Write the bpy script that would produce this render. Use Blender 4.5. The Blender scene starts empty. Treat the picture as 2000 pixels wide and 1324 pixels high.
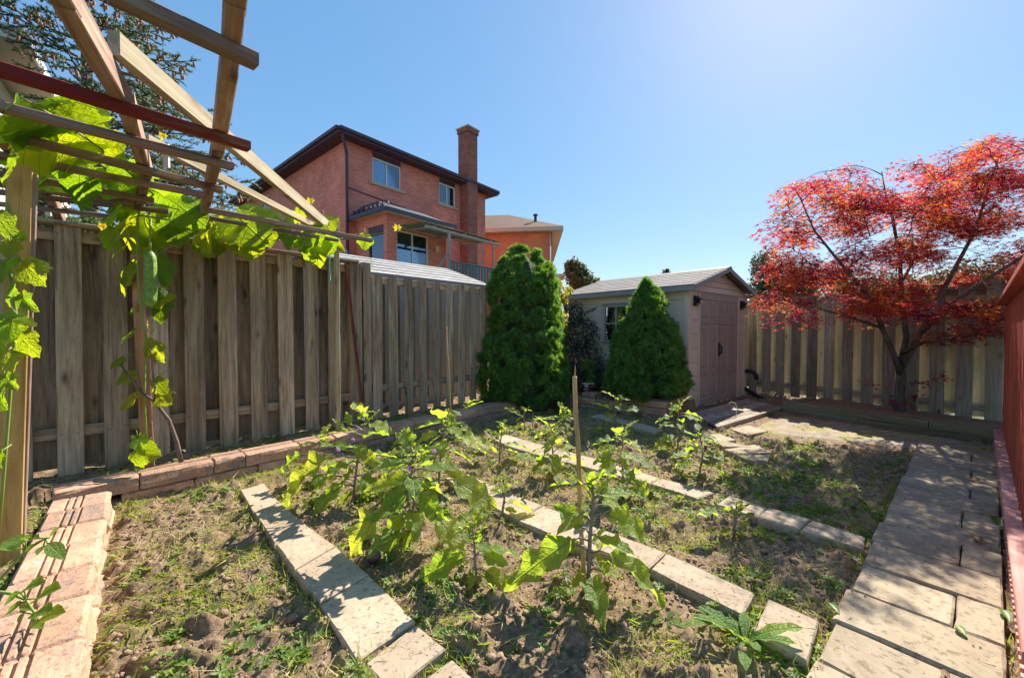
import bpy, bmesh, math, random
import numpy as np
from mathutils import Vector, Matrix, noise

random.seed(7); RNG = np.random.default_rng(7)
R = math.radians
V = Vector
scene = bpy.context.scene
COL = scene.collection

# ------------------------------------------------------------------ camera
CAM_Z, FPX, HOR = 1.2, 800.0, 645.0
PITCH = math.atan((662 - HOR) / FPX)
cd = bpy.data.cameras.new('camera'); cam = bpy.data.objects.new('camera', cd); COL.objects.link(cam)
cam.location = (0, 0, CAM_Z); cam.rotation_euler = (R(90) - PITCH, 0, 0)
cd.sensor_width = 36; cd.lens = 36 * FPX / 2000; cd.clip_start = 0.05; cd.clip_end = 3000
scene.camera = cam

# ------------------------------------------------------------------ light
SUN_EL, SUN_AZ = R(39.5), R(35)          # azimuth from +Y towards +X
w = bpy.data.worlds.new('World'); scene.world = w; w.use_nodes = True
nt = w.node_tree; nt.nodes.clear()
sky = nt.nodes.new('ShaderNodeTexSky'); sky.sky_type = 'NISHITA'; sky.sun_disc = False
sky.sun_elevation = SUN_EL; sky.sun_rotation = SUN_AZ; sky.altitude = 100
sky.air_density = 0.9; sky.dust_density = 0.2; sky.ozone_density = 3.5
gm = nt.nodes.new('ShaderNodeGamma'); gm.inputs[1].default_value = 0.42      # one even tone curve for the whole sky, as in the tone-mapped photograph
hs = nt.nodes.new('ShaderNodeHueSaturation'); hs.inputs['Saturation'].default_value = 1.85
bgn = nt.nodes.new('ShaderNodeBackground'); bgn.inputs['Strength'].default_value = 0.14
wo = nt.nodes.new('ShaderNodeOutputWorld')
nt.links.new(sky.outputs[0], gm.inputs[0]); nt.links.new(gm.outputs[0], hs.inputs['Color']); nt.links.new(hs.outputs[0], bgn.inputs['Color']); nt.links.new(bgn.outputs[0], wo.inputs['Surface'])
sd = bpy.data.lights.new('sun', 'SUN'); sun = bpy.data.objects.new('sun', sd); COL.objects.link(sun)
sd.energy = 3.3; sd.angle = R(0.53); sd.color = (1.0, 0.93, 0.82)
sdir = V((math.sin(SUN_AZ) * math.cos(SUN_EL), math.cos(SUN_AZ) * math.cos(SUN_EL), math.sin(SUN_EL)))
sun.rotation_euler = sdir.to_track_quat('Z', 'Y').to_euler(); sun.location = sdir * 30
scene.view_settings.view_transform = 'Standard'; scene.view_settings.look = 'None'
scene.view_settings.gamma = 1; scene.view_settings.use_curve_mapping = False
scene.view_settings.exposure = 1.76
try:
    scene.cycles.max_bounces = 8; scene.cycles.diffuse_bounces = 5; scene.cycles.transparent_max_bounces = 12
    scene.cycles.use_denoising = True
    scene.cycles.sample_clamp_indirect = 8
except Exception: pass

# ------------------------------------------------------------------ measuring helpers (photo pixel -> place on a known level / depth)
def ray(px, py):
    dx = (px - 1000) / FPX; dy = (662 - py) / FPX; c, s = math.cos(PITCH), math.sin(PITCH)
    return V((dx, c + dy * s, -s + dy * c))
def G(px, py, z=0.0):
    d = ray(px, py); t = (z - CAM_Z) / d.z
    return V((d.x * t, d.y * t, z))
def PY(px, py, Y):
    d = ray(px, py); t = Y / d.y
    return V((d.x * t, Y, CAM_Z + d.z * t))
def YF(px, off=0.0):                    # depth of the left fence line (plus an offset towards the garden)
    return (6.034 - off / 0.748) / (0.888 - (px - 1000) / FPX)

# ------------------------------------------------------------------ object helpers
WM = {}
def tag(o, label=None, cat=None, group=None, kind=None):
    if label: o['label'] = label
    if cat: o['category'] = cat
    if group: o['group'] = group
    if kind: o['kind'] = kind
    return o
def root(name, label, cat, loc=(0, 0, 0), group=None, kind=None, mat=None):
    o = bpy.data.objects.new(name, None); COL.objects.link(o)
    M = mat if mat is not None else Matrix.Translation(V(loc))
    o.matrix_basis = M; WM[o] = M.copy(); o.empty_display_size = .1
    return tag(o, label, cat, group, kind)
def link(name, me, mat=None, parent=None, M=None, **kw):
    o = bpy.data.objects.new(name, me); COL.objects.link(o)
    M = M if M is not None else Matrix.Identity(4)
    if mat is not None and not me.materials: me.materials.append(mat)
    if parent is not None:
        o.parent = parent; o.matrix_parent_inverse = WM[parent].inverted()
    o.matrix_basis = M; WM[o] = M.copy()
    return tag(o, **kw)

class MB:
    def __init__(s): s.v = []; s.f = []; s.uv = []; s.hasuv = False
    def add(s, vs, fs, uvs=None):
        b = len(s.v); s.v += [tuple(p) for p in vs]
        for i, f in enumerate(fs):
            s.f.append(tuple(b + k for k in f))
            if uvs: s.uv.append(uvs[i]); s.hasuv = True
            else: s.uv.append([(0, 0)] * len(f))
    def box(s, c, d, M=None, ch=0.0):
        x, y, z = d[0] / 2, d[1] / 2, d[2] / 2; c = V(c)
        vs = [V((i * x, j * y, k * z)) + c for i in (-1, 1) for j in (-1, 1) for k in (-1, 1)]
        if M is not None: vs = [M @ p for p in vs]
        s.add(vs, [(0, 1, 3, 2), (4, 6, 7, 5), (0, 4, 5, 1), (2, 3, 7, 6), (0, 2, 6, 4), (1, 5, 7, 3)])
    def box2(s, a, b, M=None):
        a = V(a); b = V(b); s.box((a + b) / 2, b - a, M)
    def bar(s, p0, p1, w_, t_, up=(0, 0, 1)):
        M, L = bar_matrix(p0, p1, up); s.box((0, 0, L / 2), (w_, t_, L), M)
    def tube(s, pts, rad, n=6, cap=True, M=None):
        pts = [V(p) for p in pts]; rings = []
        ref = V((0.31, 0.2, 0.93))
        vs = []
        for i, p in enumerate(pts):
            d = (pts[min(i + 1, len(pts) - 1)] - pts[max(i - 1, 0)])
            if d.length < 1e-9: d = V((0, 0, 1))
            d.normalize()
            a = d.cross(ref)
            if a.length < 1e-3: a = d.cross(V((1, 0, 0)))
            a.normalize(); b = d.cross(a); r = rad[i] if hasattr(rad, '__len__') else rad
            for k in range(n):
                t = 2 * math.pi * k / n; vs.append(p + (a * math.cos(t) + b * math.sin(t)) * r)
        if M is not None: vs = [M @ p for p in vs]
        fs = []
        for i in range(len(pts) - 1):
            for k in range(n):
                fs.append((i * n + k, i * n + (k + 1) % n, (i + 1) * n + (k + 1) % n, (i + 1) * n + k))
        if cap: fs.append(tuple(range(n))[::-1]); fs.append(tuple((len(pts) - 1) * n + k for k in range(n)))
        s.add(vs, fs)
    def prism(s, poly, z0, z1, M=None):
        n = len(poly); vs = [V((p[0], p[1], z0)) for p in poly] + [V((p[0], p[1], z1)) for p in poly]
        if M is not None: vs = [M @ p for p in vs]
        s.add(vs, [tuple(range(n))[::-1], tuple(range(n, 2 * n))] + [(i, (i + 1) % n, n + (i + 1) % n, n + i) for i in range(n)])
    def quad(s, a, b, c, d, uv=None): s.add([a, b, c, d], [(0, 1, 2, 3)], [uv] if uv else None)
    def lathe(s, prof, n=12, M=None):
        vs = []; fs = []
        for r, z in prof:
            for k in range(n):
                t = 2 * math.pi * k / n; vs.append(V((r * math.cos(t), r * math.sin(t), z)))
        if M is not None: vs = [M @ p for p in vs]
        for i in range(len(prof) - 1):
            for k in range(n): fs.append((i * n + k, i * n + (k + 1) % n, (i + 1) * n + (k + 1) % n, (i + 1) * n + k))
        fs.append(tuple(range(n))[::-1]); fs.append(tuple((len(prof) - 1) * n + k for k in range(n)))
        s.add(vs, fs)
    def mesh(s, name='m', smooth=False):
        me = bpy.data.meshes.new(name); me.from_pydata(s.v, [], s.f)
        if s.hasuv:
            u = me.uv_layers.new(name='uv'); flat = [c for f in s.uv for p in f for c in p]
            u.data.foreach_set('uv', flat)
        if smooth: me.polygons.foreach_set('use_smooth', [True] * len(me.polygons))
        me.update(); return me
    def build(s, name, mat, parent=None, smooth=False, M=None, **kw):
        return link(name, s.mesh(name, smooth), mat, parent, M, **kw)

def bar_matrix(p0, p1, up=(0, 0, 1)):
    p0 = V(p0); p1 = V(p1); z = p1 - p0; L = z.length; z.normalize(); up = V(up)
    y = up - z * up.dot(z)
    if y.length < 1e-4: y = V((0, 1, 0)) - z * z.y
    y.normalize(); x = y.cross(z)
    M = Matrix((x, y, z)).transposed().to_4x4(); M.translation = p0
    return M, L
PLK = {}
def plank_mesh(wd, t, L, mat, ch=0.004):
    key = (round(wd, 3), round(t, 3), round(L, 2), mat.name)
    if key in PLK: return PLK[key]
    x, y = wd / 2, t / 2; c = min(ch, x * .4, y * .4)
    prof = [(-x + c, -y), (x - c, -y), (x, -y + c), (x, y - c), (x - c, y), (-x + c, y), (-x, y - c), (-x, -y + c)]
    m = MB(); m.prism(prof, 0, L); me = m.mesh('plank'); me.materials.append(mat); PLK[key] = me
    return me
def plank(name, p0, p1, wd, t, mat, parent, up=(0, 0, 1), **kw):
    M, L = bar_matrix(p0, p1, up)
    return link(name, plank_mesh(wd, t, L, mat), mat, parent, M, **kw)

def np_mesh(name, verts, tris, mat, smooth=False):
    me = bpy.data.meshes.new(name); nv, nf = len(verts), len(tris); k = tris.shape[1]
    me.vertices.add(nv); me.vertices.foreach_set('co', np.ascontiguousarray(verts, dtype=np.float32).ravel())
    me.loops.add(nf * k); me.loops.foreach_set('vertex_index', np.ascontiguousarray(tris, dtype=np.int32).ravel())
    me.polygons.add(nf); me.polygons.foreach_set('loop_start', np.arange(0, nf * k, k, dtype=np.int32))
    if smooth: me.polygons.foreach_set('use_smooth', np.ones(nf, dtype=bool))
    me.update(calc_edges=True); me.validate(); me.materials.append(mat); return me
def scatter(tv, tf, mats):
    """copies of one template (n,3)/(f,3) under many 4x4 matrices -> verts, tris"""
    tv = np.asarray(tv, float); tf = np.asarray(tf, int); mats = np.asarray(mats, float)
    v = np.einsum('mij,nj->mni', mats[:, :3, :3], tv) + mats[:, None, :3, 3]
    f = tf[None] + (np.arange(len(mats)) * len(tv))[:, None, None]
    return v.reshape(-1, 3), f.reshape(-1, tf.shape[1])
def join_np(parts):
    vs, fs, b = [], [], 0
    for v, f in parts:
        vs.append(v); fs.append(f + b); b += len(v)
    return np.concatenate(vs), np.concatenate(fs)
def frames(pos, nrm, scale, spin=None):
    """matrices whose Z axis is nrm"""
    pos = np.asarray(pos, float); n = np.asarray(nrm, float); n = n / np.linalg.norm(n, axis=1, keepdims=True)
    k = len(pos); h = np.tile([0.0, 0.0, 1.0], (k, 1)); h[np.abs(n[:, 2]) > .95] = [1, 0, 0]
    x = np.cross(h, n); x /= np.linalg.norm(x, axis=1, keepdims=True); y = np.cross(n, x)
    a = RNG.uniform(0, 2 * np.pi, k) if spin is None else spin
    X = x * np.cos(a)[:, None] + y * np.sin(a)[:, None]; Y = np.cross(n, X)
    s = np.asarray(scale, float); s = np.broadcast_to(s.reshape(-1, 1) if s.ndim == 1 else s, (k, 1) if s.ndim < 2 else (k, 3))
    s = np.broadcast_to(s, (k, 3))
    M = np.zeros((k, 4, 4)); M[:, :3, 0] = X * s[:, :1]; M[:, :3, 1] = Y * s[:, 1:2]; M[:, :3, 2] = n * s[:, 2:3]; M[:, :3, 3] = pos; M[:, 3, 3] = 1
    return M
def vn(x, y, seed=0):                   # smooth value noise, 0..1
    x = np.asarray(x, float); y = np.asarray(y, float); xi = np.floor(x).astype(np.int64); yi = np.floor(y).astype(np.int64)
    fx = x - xi; fy = y - yi; fx = fx * fx * (3 - 2 * fx); fy = fy * fy * (3 - 2 * fy)
    def h(a, b):
        n = (a * 374761393 + b * 668265263 + seed * 974711) & 0x7fffffff
        n = ((n ^ (n >> 13)) * 1274126177) & 0x7fffffff
        return ((n ^ (n >> 16)) & 0xffff) / 65535.0
    return (h(xi, yi) * (1 - fx) + h(xi + 1, yi) * fx) * (1 - fy) + (h(xi, yi + 1) * (1 - fx) + h(xi + 1, yi + 1) * fx) * fy
def fbm(x, y, seed=0, o=3):
    t = 0; a = .5
    for i in range(o): t = t + a * vn(x * 2 ** i, y * 2 ** i, seed + i * 17); a *= .5
    return t / (1 - .5 ** o)

# ------------------------------------------------------------------ materials
class NT:
    def __init__(s, name):
        s.m = bpy.data.materials.new(name); s.m.use_nodes = True; s.t = s.m.node_tree; s.t.nodes.clear()
        s.out = s.n('OutputMaterial')
    def n(s, typ, **kw):
        nd = s.t.nodes.new('ShaderNode' + typ)
        for k, v in kw.items():
            if hasattr(nd, k) and k not in nd.inputs: setattr(nd, k, v)
            else: s.set(nd, k, v)
        return nd
    def set(s, nd, k, v):
        i = nd.inputs[k]
        if hasattr(v, 'is_output'): s.t.links.new(v, i)
        else: i.default_value = v
    def ramp(s, fac, stops, interp='LINEAR'):
        r = s.n('ValToRGB'); e = r.color_ramp; e.interpolation = interp
        while len(e.elements) < len(stops): e.elements.new(.5)
        for el, (p, c) in zip(e.elements, stops):
            el.position = p; el.color = (*c, 1) if len(c) == 3 else c
        s.t.links.new(fac, r.inputs[0]); return r.outputs[0]
    def math(s, op, a, b=0.0, clamp=False):
        n = s.n('Math'); n.operation = op; n.use_clamp = clamp; s.set(n, 0, a); s.set(n, 1, b); return n.outputs[0]
    def mix(s, fac, a, b, typ='MIX'):
        n = s.n('Mix'); n.data_type = 'RGBA'; n.blend_type = typ; n.clamp_factor = True
        def c(v): return v if hasattr(v, 'is_output') else ((*v, 1) if len(v) == 3 else v)
        s.set(n, 0, fac); s.set(n, 6, c(a)); s.set(n, 7, c(b)); return n.outputs[2]
    def coords(s, kind='Object', scale=(1, 1, 1), jitter=0.0, loc=(0, 0, 0)):
        v = s.n('TexCoord').outputs[kind]
        if jitter:
            oi = s.n('ObjectInfo').outputs['Random']; cx = s.n('CombineXYZ')
            for k in range(3): s.set(cx, k, s.math('MULTIPLY', oi, jitter * (1 + .37 * k)))
            a = s.n('VectorMath'); a.operation = 'ADD'; s.set(a, 0, v); s.set(a, 1, cx.outputs[0]); v = a.outputs[0]
        mp = s.n('Mapping'); s.set(mp, 'Vector', v); mp.inputs['Scale'].default_value = scale; mp.inputs['Location'].default_value = loc
        return mp.outputs[0]
    def noise(s, vec, scale=5, detail=4, rough=.55, dist=0.0):
        n = s.n('TexNoise'); s.set(n, 'Vector', vec); n.inputs['Scale'].default_value = scale; n.inputs['Detail'].default_value = detail
        n.inputs['Roughness'].default_value = rough; n.inputs['Distortion'].default_value = dist; return n.outputs['Fac']
    def bump(s, h, strength=.4, dist=.01):
        b = s.n('Bump'); s.set(b, 'Height', h); b.inputs['Strength'].default_value = strength; b.inputs['Distance'].default_value = dist; return b.outputs[0]
    def done(s, color, rough=.8, bump=None, spec=.3, metal=0.0, trans=0.0, tcol=None, alpha=None):
        p = s.n('BsdfPrincipled'); s.set(p, 'Base Color', color if hasattr(color, 'is_output') else (*color, 1)); s.set(p, 'Roughness', rough)
        p.inputs['Specular IOR Level'].default_value = spec; p.inputs['Metallic'].default_value = metal
        if bump is not None: s.set(p, 'Normal', bump)
        sh = p.outputs[0]
        if trans:
            t = s.n('BsdfTranslucent'); s.set(t, 'Color', tcol if hasattr(tcol, 'is_output') else (*tcol, 1))
            if bump is not None: s.set(t, 'Normal', bump)
            mx = s.n('MixShader'); s.set(mx, 0, trans); s.set(mx, 1, sh); s.set(mx, 2, t.outputs[0]); sh = mx.outputs[0]
        s.t.links.new(sh, s.out.inputs['Surface']); return s.m

def flat(name, col, rough=.7, var=.12, scale=8, spec=.3, metal=0, bump=.15, jitter=0):
    n = NT(name); v = n.coords('Object', jitter=3.1); f = n.noise(v, scale, 5, .6)
    c = n.mix(f, [max(0, k * (1 - var)) for k in col], [k * (1 + var) for k in col])
    if jitter:
        oi = n.n('ObjectInfo').outputs['Random']; c = n.mix(oi, c, [k * (1 - jitter) for k in col])
    return n.done(c, rough, n.bump(n.noise(v, scale * 6, 3), bump, .004), spec, metal)

def wood(name, dark, mid, light, rough=.85, grain=(26, 26, 1.3), knots=True, stain=None, bump=.35, vary=.35, algae=None):
    n = NT(name); v = n.coords('Object', grain, jitter=23.0)
    f = n.noise(v, 1.0, 8, .74, .8)
    c = n.ramp(f, [(.30, dark), (.48, mid), (.70, light)])
    v2 = n.coords('Object', (5, 5, .9), jitter=11.0); f2 = n.noise(v2, 1.0, 4, .6, .8)
    c = n.mix(n.ramp(f2, [(.35, (.75, .75, .75)), (.62, (1.1, 1.08, 1.05))]), c, c) if False else n.mix(1.0, c, n.ramp(f2, [(.3, (.62, .6, .58)), (.65, (1.12, 1.1, 1.06))]), 'MULTIPLY')
    h = f
    if knots:
        vo = n.n('TexVoronoi'); n.set(vo, 'Vector', n.coords('Object', (7, 7, 2.6), jitter=17.0)); vo.inputs['Scale'].default_value = 1.0
        k = n.ramp(vo.outputs['Distance'], [(.05, (.22, .2, .18)), (.13, (.75, .72, .7)), (.2, (1, 1, 1))])
        c = n.mix(.85, c, k, 'MULTIPLY')
    if stain:                                                       # paint worn off in streaks
        s3 = n.noise(n.coords('Object', (9, 9, 1.0), jitter=5.0), 1.0, 5, .6)
        c = n.mix(n.ramp(s3, [(stain[1], (0, 0, 0)), (stain[1] + .1, (1, 1, 1))]), c, stain[0])
    if algae:
        s4 = n.noise(n.coords('Object', (4, 4, 1.6), jitter=9.0), 1.0, 4, .6)
        c = n.mix(n.ramp(s4, [(.45, (0, 0, 0)), (.75, (.7, .7, .7))]), c, algae)
    oi = n.n('ObjectInfo').outputs['Random']
    c = n.mix(1.0, c, n.ramp(oi, [(0, (1 - vary,) * 3), (1, (1 + vary * .5,) * 3)]), 'MULTIPLY')
    return n.done(c, rough, n.bump(h, bump, .006), .2)

M = {}
M['fence'] = wood('fence_wood', (.12, .082, .052), (.41, .30, .20), (.66, .52, .375), bump=.8)
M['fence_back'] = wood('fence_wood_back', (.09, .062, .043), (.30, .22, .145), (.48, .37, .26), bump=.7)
M['fence_lit'] = wood('fence_wood_lit', (.36, .33, .22), (.55, .51, .36), (.68, .64, .48), vary=.2, algae=(.42, .42, .2))  # sunlight bounced onto these boards is put into their pale yellow-green colour
M['fence_far'] = wood('fence_wood_far', (.15, .125, .10), (.34, .29, .23), (.5, .44, .35), algae=(.28, .26, .14))
M['beam'] = wood('trellis_wood', (.15, .085, .065), (.38, .245, .185), (.56, .42, .33), knots=True)
M['slat_red'] = wood('slat_red_paint', (.13, .08, .05), (.33, .22, .14), (.48, .36, .25), stain=((.26, .035, .03), .42))
M['slat'] = wood('slat_wood', (.13, .08, .07), (.30, .20, .165), (.47, .36, .30))
M['lumber'] = wood('pale_lumber', (.30, .24, .15), (.50, .42, .29), (.64, .56, .42), vary=.15)
M['post'] = wood('post_wood', (.26, .14, .04), (.50, .30, .10), (.62, .42, .19), vary=.1)
M['stake'] = wood('stake_wood', (.30, .13, .07), (.50, .24, .13), (.62, .34, .20), vary=.1)
M['pole'] = wood('pole_wood', (.28, .2, .10), (.46, .35, .2), (.58, .47, .3), vary=.1)
M['ramp'] = wood('ramp_wood', (.2, .165, .13), (.38, .32, .25), (.52, .45, .36))
M['timber'] = wood('landscape_timber', (.10, .09, .055), (.22, .2, .125), (.34, .3, .2), algae=(.17, .18, .07), grain=(14, 14, 1.0))
M['red'] = wood('red_stained_wood', (.34, .06, .04), (.52, .10, .065), (.60, .14, .09), knots=False, vary=.2, rough=.6)
M['redpale'] = wood('red_pale_wood', (.42, .14, .12), (.60, .26, .22), (.70, .38, .32), knots=False, vary=.1, rough=.6)  # paler and pinker than the posts; bottom rail, fascia and moulding
M['bamboo'] = wood('bamboo', (.34, .2, .07), (.55, .36, .15), (.68, .5, .26), grain=(40, 40, 5), knots=False, vary=.1, rough=.5)
M['bark'] = wood('bark', (.07, .055, .048), (.19, .155, .135), (.32, .265, .23), grain=(18, 18, 5), knots=False)
M['twig'] = wood('dead_twig', (.10, .07, .055), (.2, .145, .115), (.3, .23, .19), grain=(30, 30, 9), knots=False)
M['rust'] = wood('rusty_metal', (.11, .028, .02), (.21, .06, .045), (.30, .12, .09), grain=(14, 14, 4), knots=False, rough=.6)

def stone(name, cols, scale=9, rough=.9, bump=.5, speck=True, jit=.25, streak=None):
    n = NT(name); v = n.coords('Object', jitter=41.0)
    f = n.noise(v, scale, 7, .65, .3); c = n.ramp(f, [(.28, cols[0]), (.5, cols[1]), (.74, cols[2])])
    h = n.noise(v, scale * 7, 5, .7)
    if streak:
        vs = n.coords('Object', streak, jitter=29.0); fs = n.noise(vs, 1.0, 6, .6, 1.2)
        c = n.mix(1.0, c, n.ramp(fs, [(.34, (.80, .78, .75)), (.5, (1, 1, 1)), (.7, (1.06, 1.05, 1.03))]), 'MULTIPLY')
        h = n.math('ADD', n.math('MULTIPLY', h, .5), fs)
    if speck:
        c = n.mix(1.0, c, n.ramp(n.noise(v, scale * 11, 3, .6), [(.33, (.6, .57, .55)), (.46, (1, 1, 1))]), 'MULTIPLY')
    oi = n.n('ObjectInfo').outputs['Random']
    c = n.mix(1.0, c, n.ramp(oi, [(0, (1 - jit, 1 - jit, 1 - jit)), (1, (1.06, 1.03, 1.0))]), 'MULTIPLY')
    return n.done(c, rough, n.bump(h, bump, .008), .25)
M['block'] = stone('retaining_block', ((.28, .235, .205), (.55, .325, .215), (.67, .47, .33)), 5, bump=1.0, jit=.22)
M['paver'] = stone('concrete_paver', ((.36, .27, .185), (.47, .365, .26), (.54, .43, .32)), 5, bump=.35, jit=.18)
M['flag'] = stone('sandstone_flag', ((.28, .22, .15), (.38, .305, .21), (.46, .38, .275)), 3.5, bump=.5, jit=.15, speck=True, streak=(8, 4.5, 3))

# bricks on house walls (uv in metres)
def brick(name, a, b, mortar):
    n = NT(name); v = n.n('TexCoord').outputs['UV']; bt = n.n('TexBrick'); n.set(bt, 'Vector', v)
    bt.offset = .5; bt.inputs['Scale'].default_value = 1.0; bt.inputs['Brick Width'].default_value = .23; bt.inputs['Row Height'].default_value = .075
    bt.inputs['Mortar Size'].default_value = .009; bt.inputs['Bias'].default_value = 0.0
    bt.inputs['Color1'].default_value = (*a, 1); bt.inputs['Color2'].default_value = (*b, 1); bt.inputs['Mortar'].default_value = (*mortar, 1)
    f = n.noise(v, .9, 6, .6); c = n.mix(1.0, bt.outputs['Color'], n.ramp(f, [(.3, (.78, .74, .72)), (.7, (1.12, 1.1, 1.08))]), 'MULTIPLY')
    return n.done(c, .9, n.bump(n.math('SUBTRACT', 1.0, bt.outputs['Fac']), .6, .01), .2)
M['brick'] = brick('red_brick', (.82, .235, .165), (.63, .165, .12), (.62, .36, .30))
M['brickdark'] = brick('chimney_brick', (.42, .14, .095), (.25, .085, .065), (.32, .2, .16))
M['brick2'] = brick('orange_brick', (.78, .26, .13), (.64, .20, .10), (.6, .36, .25))
M['trim'] = flat('brown_trim', (.085, .045, .065), .5)
M['cream'] = flat('cream_trim', (.58, .48, .36), .6, .06)
M['white'] = flat('white_trim', (.72, .70, .66), .5, .05)
M['sill'] = flat('stone_sill', (.46, .37, .24), .8)
M['slate'] = flat('slate_blue_roofing', (.06, .07, .10), .6)
M['interior'] = flat('dark_room', (.02, .03, .045), .9)
M['curtain'] = flat('curtain', (.55, .62, .62), .9, .05)
def shingle(name, a, b, c_):
    n = NT(name); v = n.n('TexCoord').outputs['UV']; bt = n.n('TexBrick'); n.set(bt, 'Vector', v); bt.inputs['Scale'].default_value = 1.0
    bt.inputs['Brick Width'].default_value = .3; bt.inputs['Row Height'].default_value = .14; bt.inputs['Mortar Size'].default_value = .008
    bt.inputs['Color1'].default_value = (*a, 1); bt.inputs['Color2'].default_value = (*b, 1); bt.inputs['Mortar'].default_value = (*c_, 1)
    f = n.noise(v, 3, 5, .6); c = n.mix(1.0, bt.outputs['Color'], n.ramp(f, [(.3, (.8, .8, .8)), (.7, (1.1, 1.1, 1.1))]), 'MULTIPLY')
    return n.done(c, .9, n.bump(n.noise(v, 60, 3), .4, .004), .2)
M['shingle_brown'] = shingle('brown_shingles', (.24, .135, .085), (.17, .095, .06), (.09, .05, .035))
M['shingle_grey'] = shingle('grey_shingles', (.44, .42, .40), (.36, .345, .33), (.16, .15, .15))
M['shedroof'] = shingle('shed_roof_shingles', (.34, .30, .27), (.27, .24, .215), (.12, .11, .11))
def glass():
    n = NT('window_glass'); fr = n.n('Fresnel'); fr.inputs['IOR'].default_value = 1.55
    g = n.n('BsdfGlossy'); g.inputs['Roughness'].default_value = .03; g.inputs['Color'].default_value = (.85, .92, 1, 1)
    t = n.n('BsdfTransparent'); t.inputs['Color'].default_value = (.55, .68, .8, 1)
    mx = n.n('MixShader'); n.set(mx, 0, n.math('ADD', fr.outputs[0], .12, True)); n.set(mx, 1, t.outputs[0]); n.set(mx, 2, g.outputs[0])
    n.t.links.new(mx.outputs[0], n.out.inputs['Surface']); return n.m
M['glass'] = glass()

def soil():
    n = NT('garden_soil'); v = n.coords('Object'); f = n.noise(v, 2.2, 6, .65); g = n.noise(v, 38, 6, .7)
    c = n.ramp(g, [(.3, (.10, .064, .042)), (.5, (.27, .185, .12)), (.70, (.44, .325, .22))])
    c = n.mix(1.0, c, n.ramp(f, [(.3, (.75, .72, .7)), (.7, (1.15, 1.12, 1.08))]), 'MULTIPLY')
    ms = n.noise(v, 1.3, 5, .7); c = n.mix(n.ramp(n.noise(v, 9, 5, .7), [(.52, (0, 0, 0)), (.66, (.55, .55, .55))]), c, (.30, .27, .09))
    return n.done(c, .95, n.bump(n.noise(v, 90, 6, .75), .9, .012), .15)
M['soil'] = soil()
M['clod'] = flat('soil_clod', (.28, .195, .13), .95, .5, 30, .1, bump=.8)
def dirt():
    n = NT('bare_dirt_moss'); v = n.coords('Object'); c = n.ramp(n.noise(v, 7, 7, .7), [(.3, (.20, .155, .12)), (.55, (.36, .29, .225)), (.75, (.48, .40, .32))])
    c = n.mix(n.ramp(n.noise(v, 1.7, 6, .7, .4), [(.46, (0, 0, 0)), (.6, (.85, .85, .85))]), c, n.ramp(n.noise(v, 40, 4, .7), [(.3, (.20, .19, .03)), (.7, (.42, .40, .08))]))
    return n.done(c, .95, n.bump(n.noise(v, 60, 6, .7), .8, .01), .15)
M['dirt'] = dirt()
def lawn():
    n = NT('ground_lawn'); v = n.coords('Object'); c = n.ramp(n.noise(v, .8, 8, .7), [(.35, (.035, .05, .018)), (.65, (.075, .085, .03))])
    return n.done(c, .95)
M['lawn'] = lawn()

def leafmat(name, cols, tcols, trans=.45, rough=.5, vein=None, spec=.35, island=True, scale=1.0, veincol=(.3, .4, .12), clump=0.0, cs=1.6):
    n = NT(name)
    if island: f = n.n('NewGeometry').outputs['Random Per Island']
    else: f = n.n('ObjectInfo').outputs['Random']
    if clump:                                                        # neighbouring leaves of one spray share a tone
        q = n.ramp(n.noise(n.coords('Object'), cs, 3, .6), [(.39, (0, 0, 0)), (.61, (1, 1, 1))])
        f = n.math('ADD', n.math('MULTIPLY', f, 1 - clump), n.math('MULTIPLY', q, clump))
    st = [i / (len(cols) - 1) for i in range(len(cols))]
    c = n.ramp(f, list(zip(st, cols))); t = n.ramp(f, list(zip(st, tcols)))
    b = None
    if vein:
        v = n.coords('Object'); sx = n.n('SeparateXYZ'); n.set(sx, 0, v)
        ax = n.math('ABSOLUTE', sx.outputs[0]); mid = n.ramp(ax, [(.006, (1, 1, 1)), (.02, (0, 0, 0))])
        ph = n.math('SUBTRACT', n.math('MULTIPLY', sx.outputs[1], vein), n.math('MULTIPLY', ax, vein * .75))
        fr = n.math('ABSOLUTE', n.math('SUBTRACT', n.math('FRACT', ph), .5)); sv = n.ramp(fr, [(.0, (1, 1, 1)), (.07, (0, 0, 0))])
        vv = n.mix(1.0, mid, sv, 'LIGHTEN'); c = n.mix(n.math('MULTIPLY', vv, .4), c, veincol); t = n.mix(n.math('MULTIPLY', vv, .4), t, [k * .4 for k in tcols[0]])
        mo = n.noise(v, 6, 4, .6); c = n.mix(1.0, c, n.ramp(mo, [(.3, (.75, .75, .75)), (.7, (1.2, 1.2, 1.2))]), 'MULTIPLY')
        b = n.bump(n.math('ADD', n.math('MULTIPLY', vv, -.8), n.noise(v, 14, 3)), .5, .02)
    return n.done(c, rough, b, spec, 0, trans, t)
M['egg'] = leafmat('eggplant_leaf', [(.11, .19, .05), (.14, .24, .06), (.20, .27, .07)], [(.42, .62, .03), (.54, .70, .04), (.72, .76, .05)], .58, .46, vein=7, island=False)
M['vine'] = leafmat('luffa_leaf', [(.06, .14, .02), (.09, .19, .025), (.16, .24, .03)], [(.36, .58, .01), (.50, .68, .01), (.74, .74, .01)], .60, .45, vein=5, island=False)
M['tomato'] = leafmat('tomato_leaf', [(.09, .19, .04), (.13, .25, .05)], [(.36, .58, .03), (.48, .68, .04)], .5, .5, vein=6, island=False)
M['stem'] = flat('purple_green_stem', (.24, .19, .16), .6, .25, 20)
M['stemgreen'] = flat('green_stem', (.22, .30, .06), .6, .2, 20)
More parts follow.
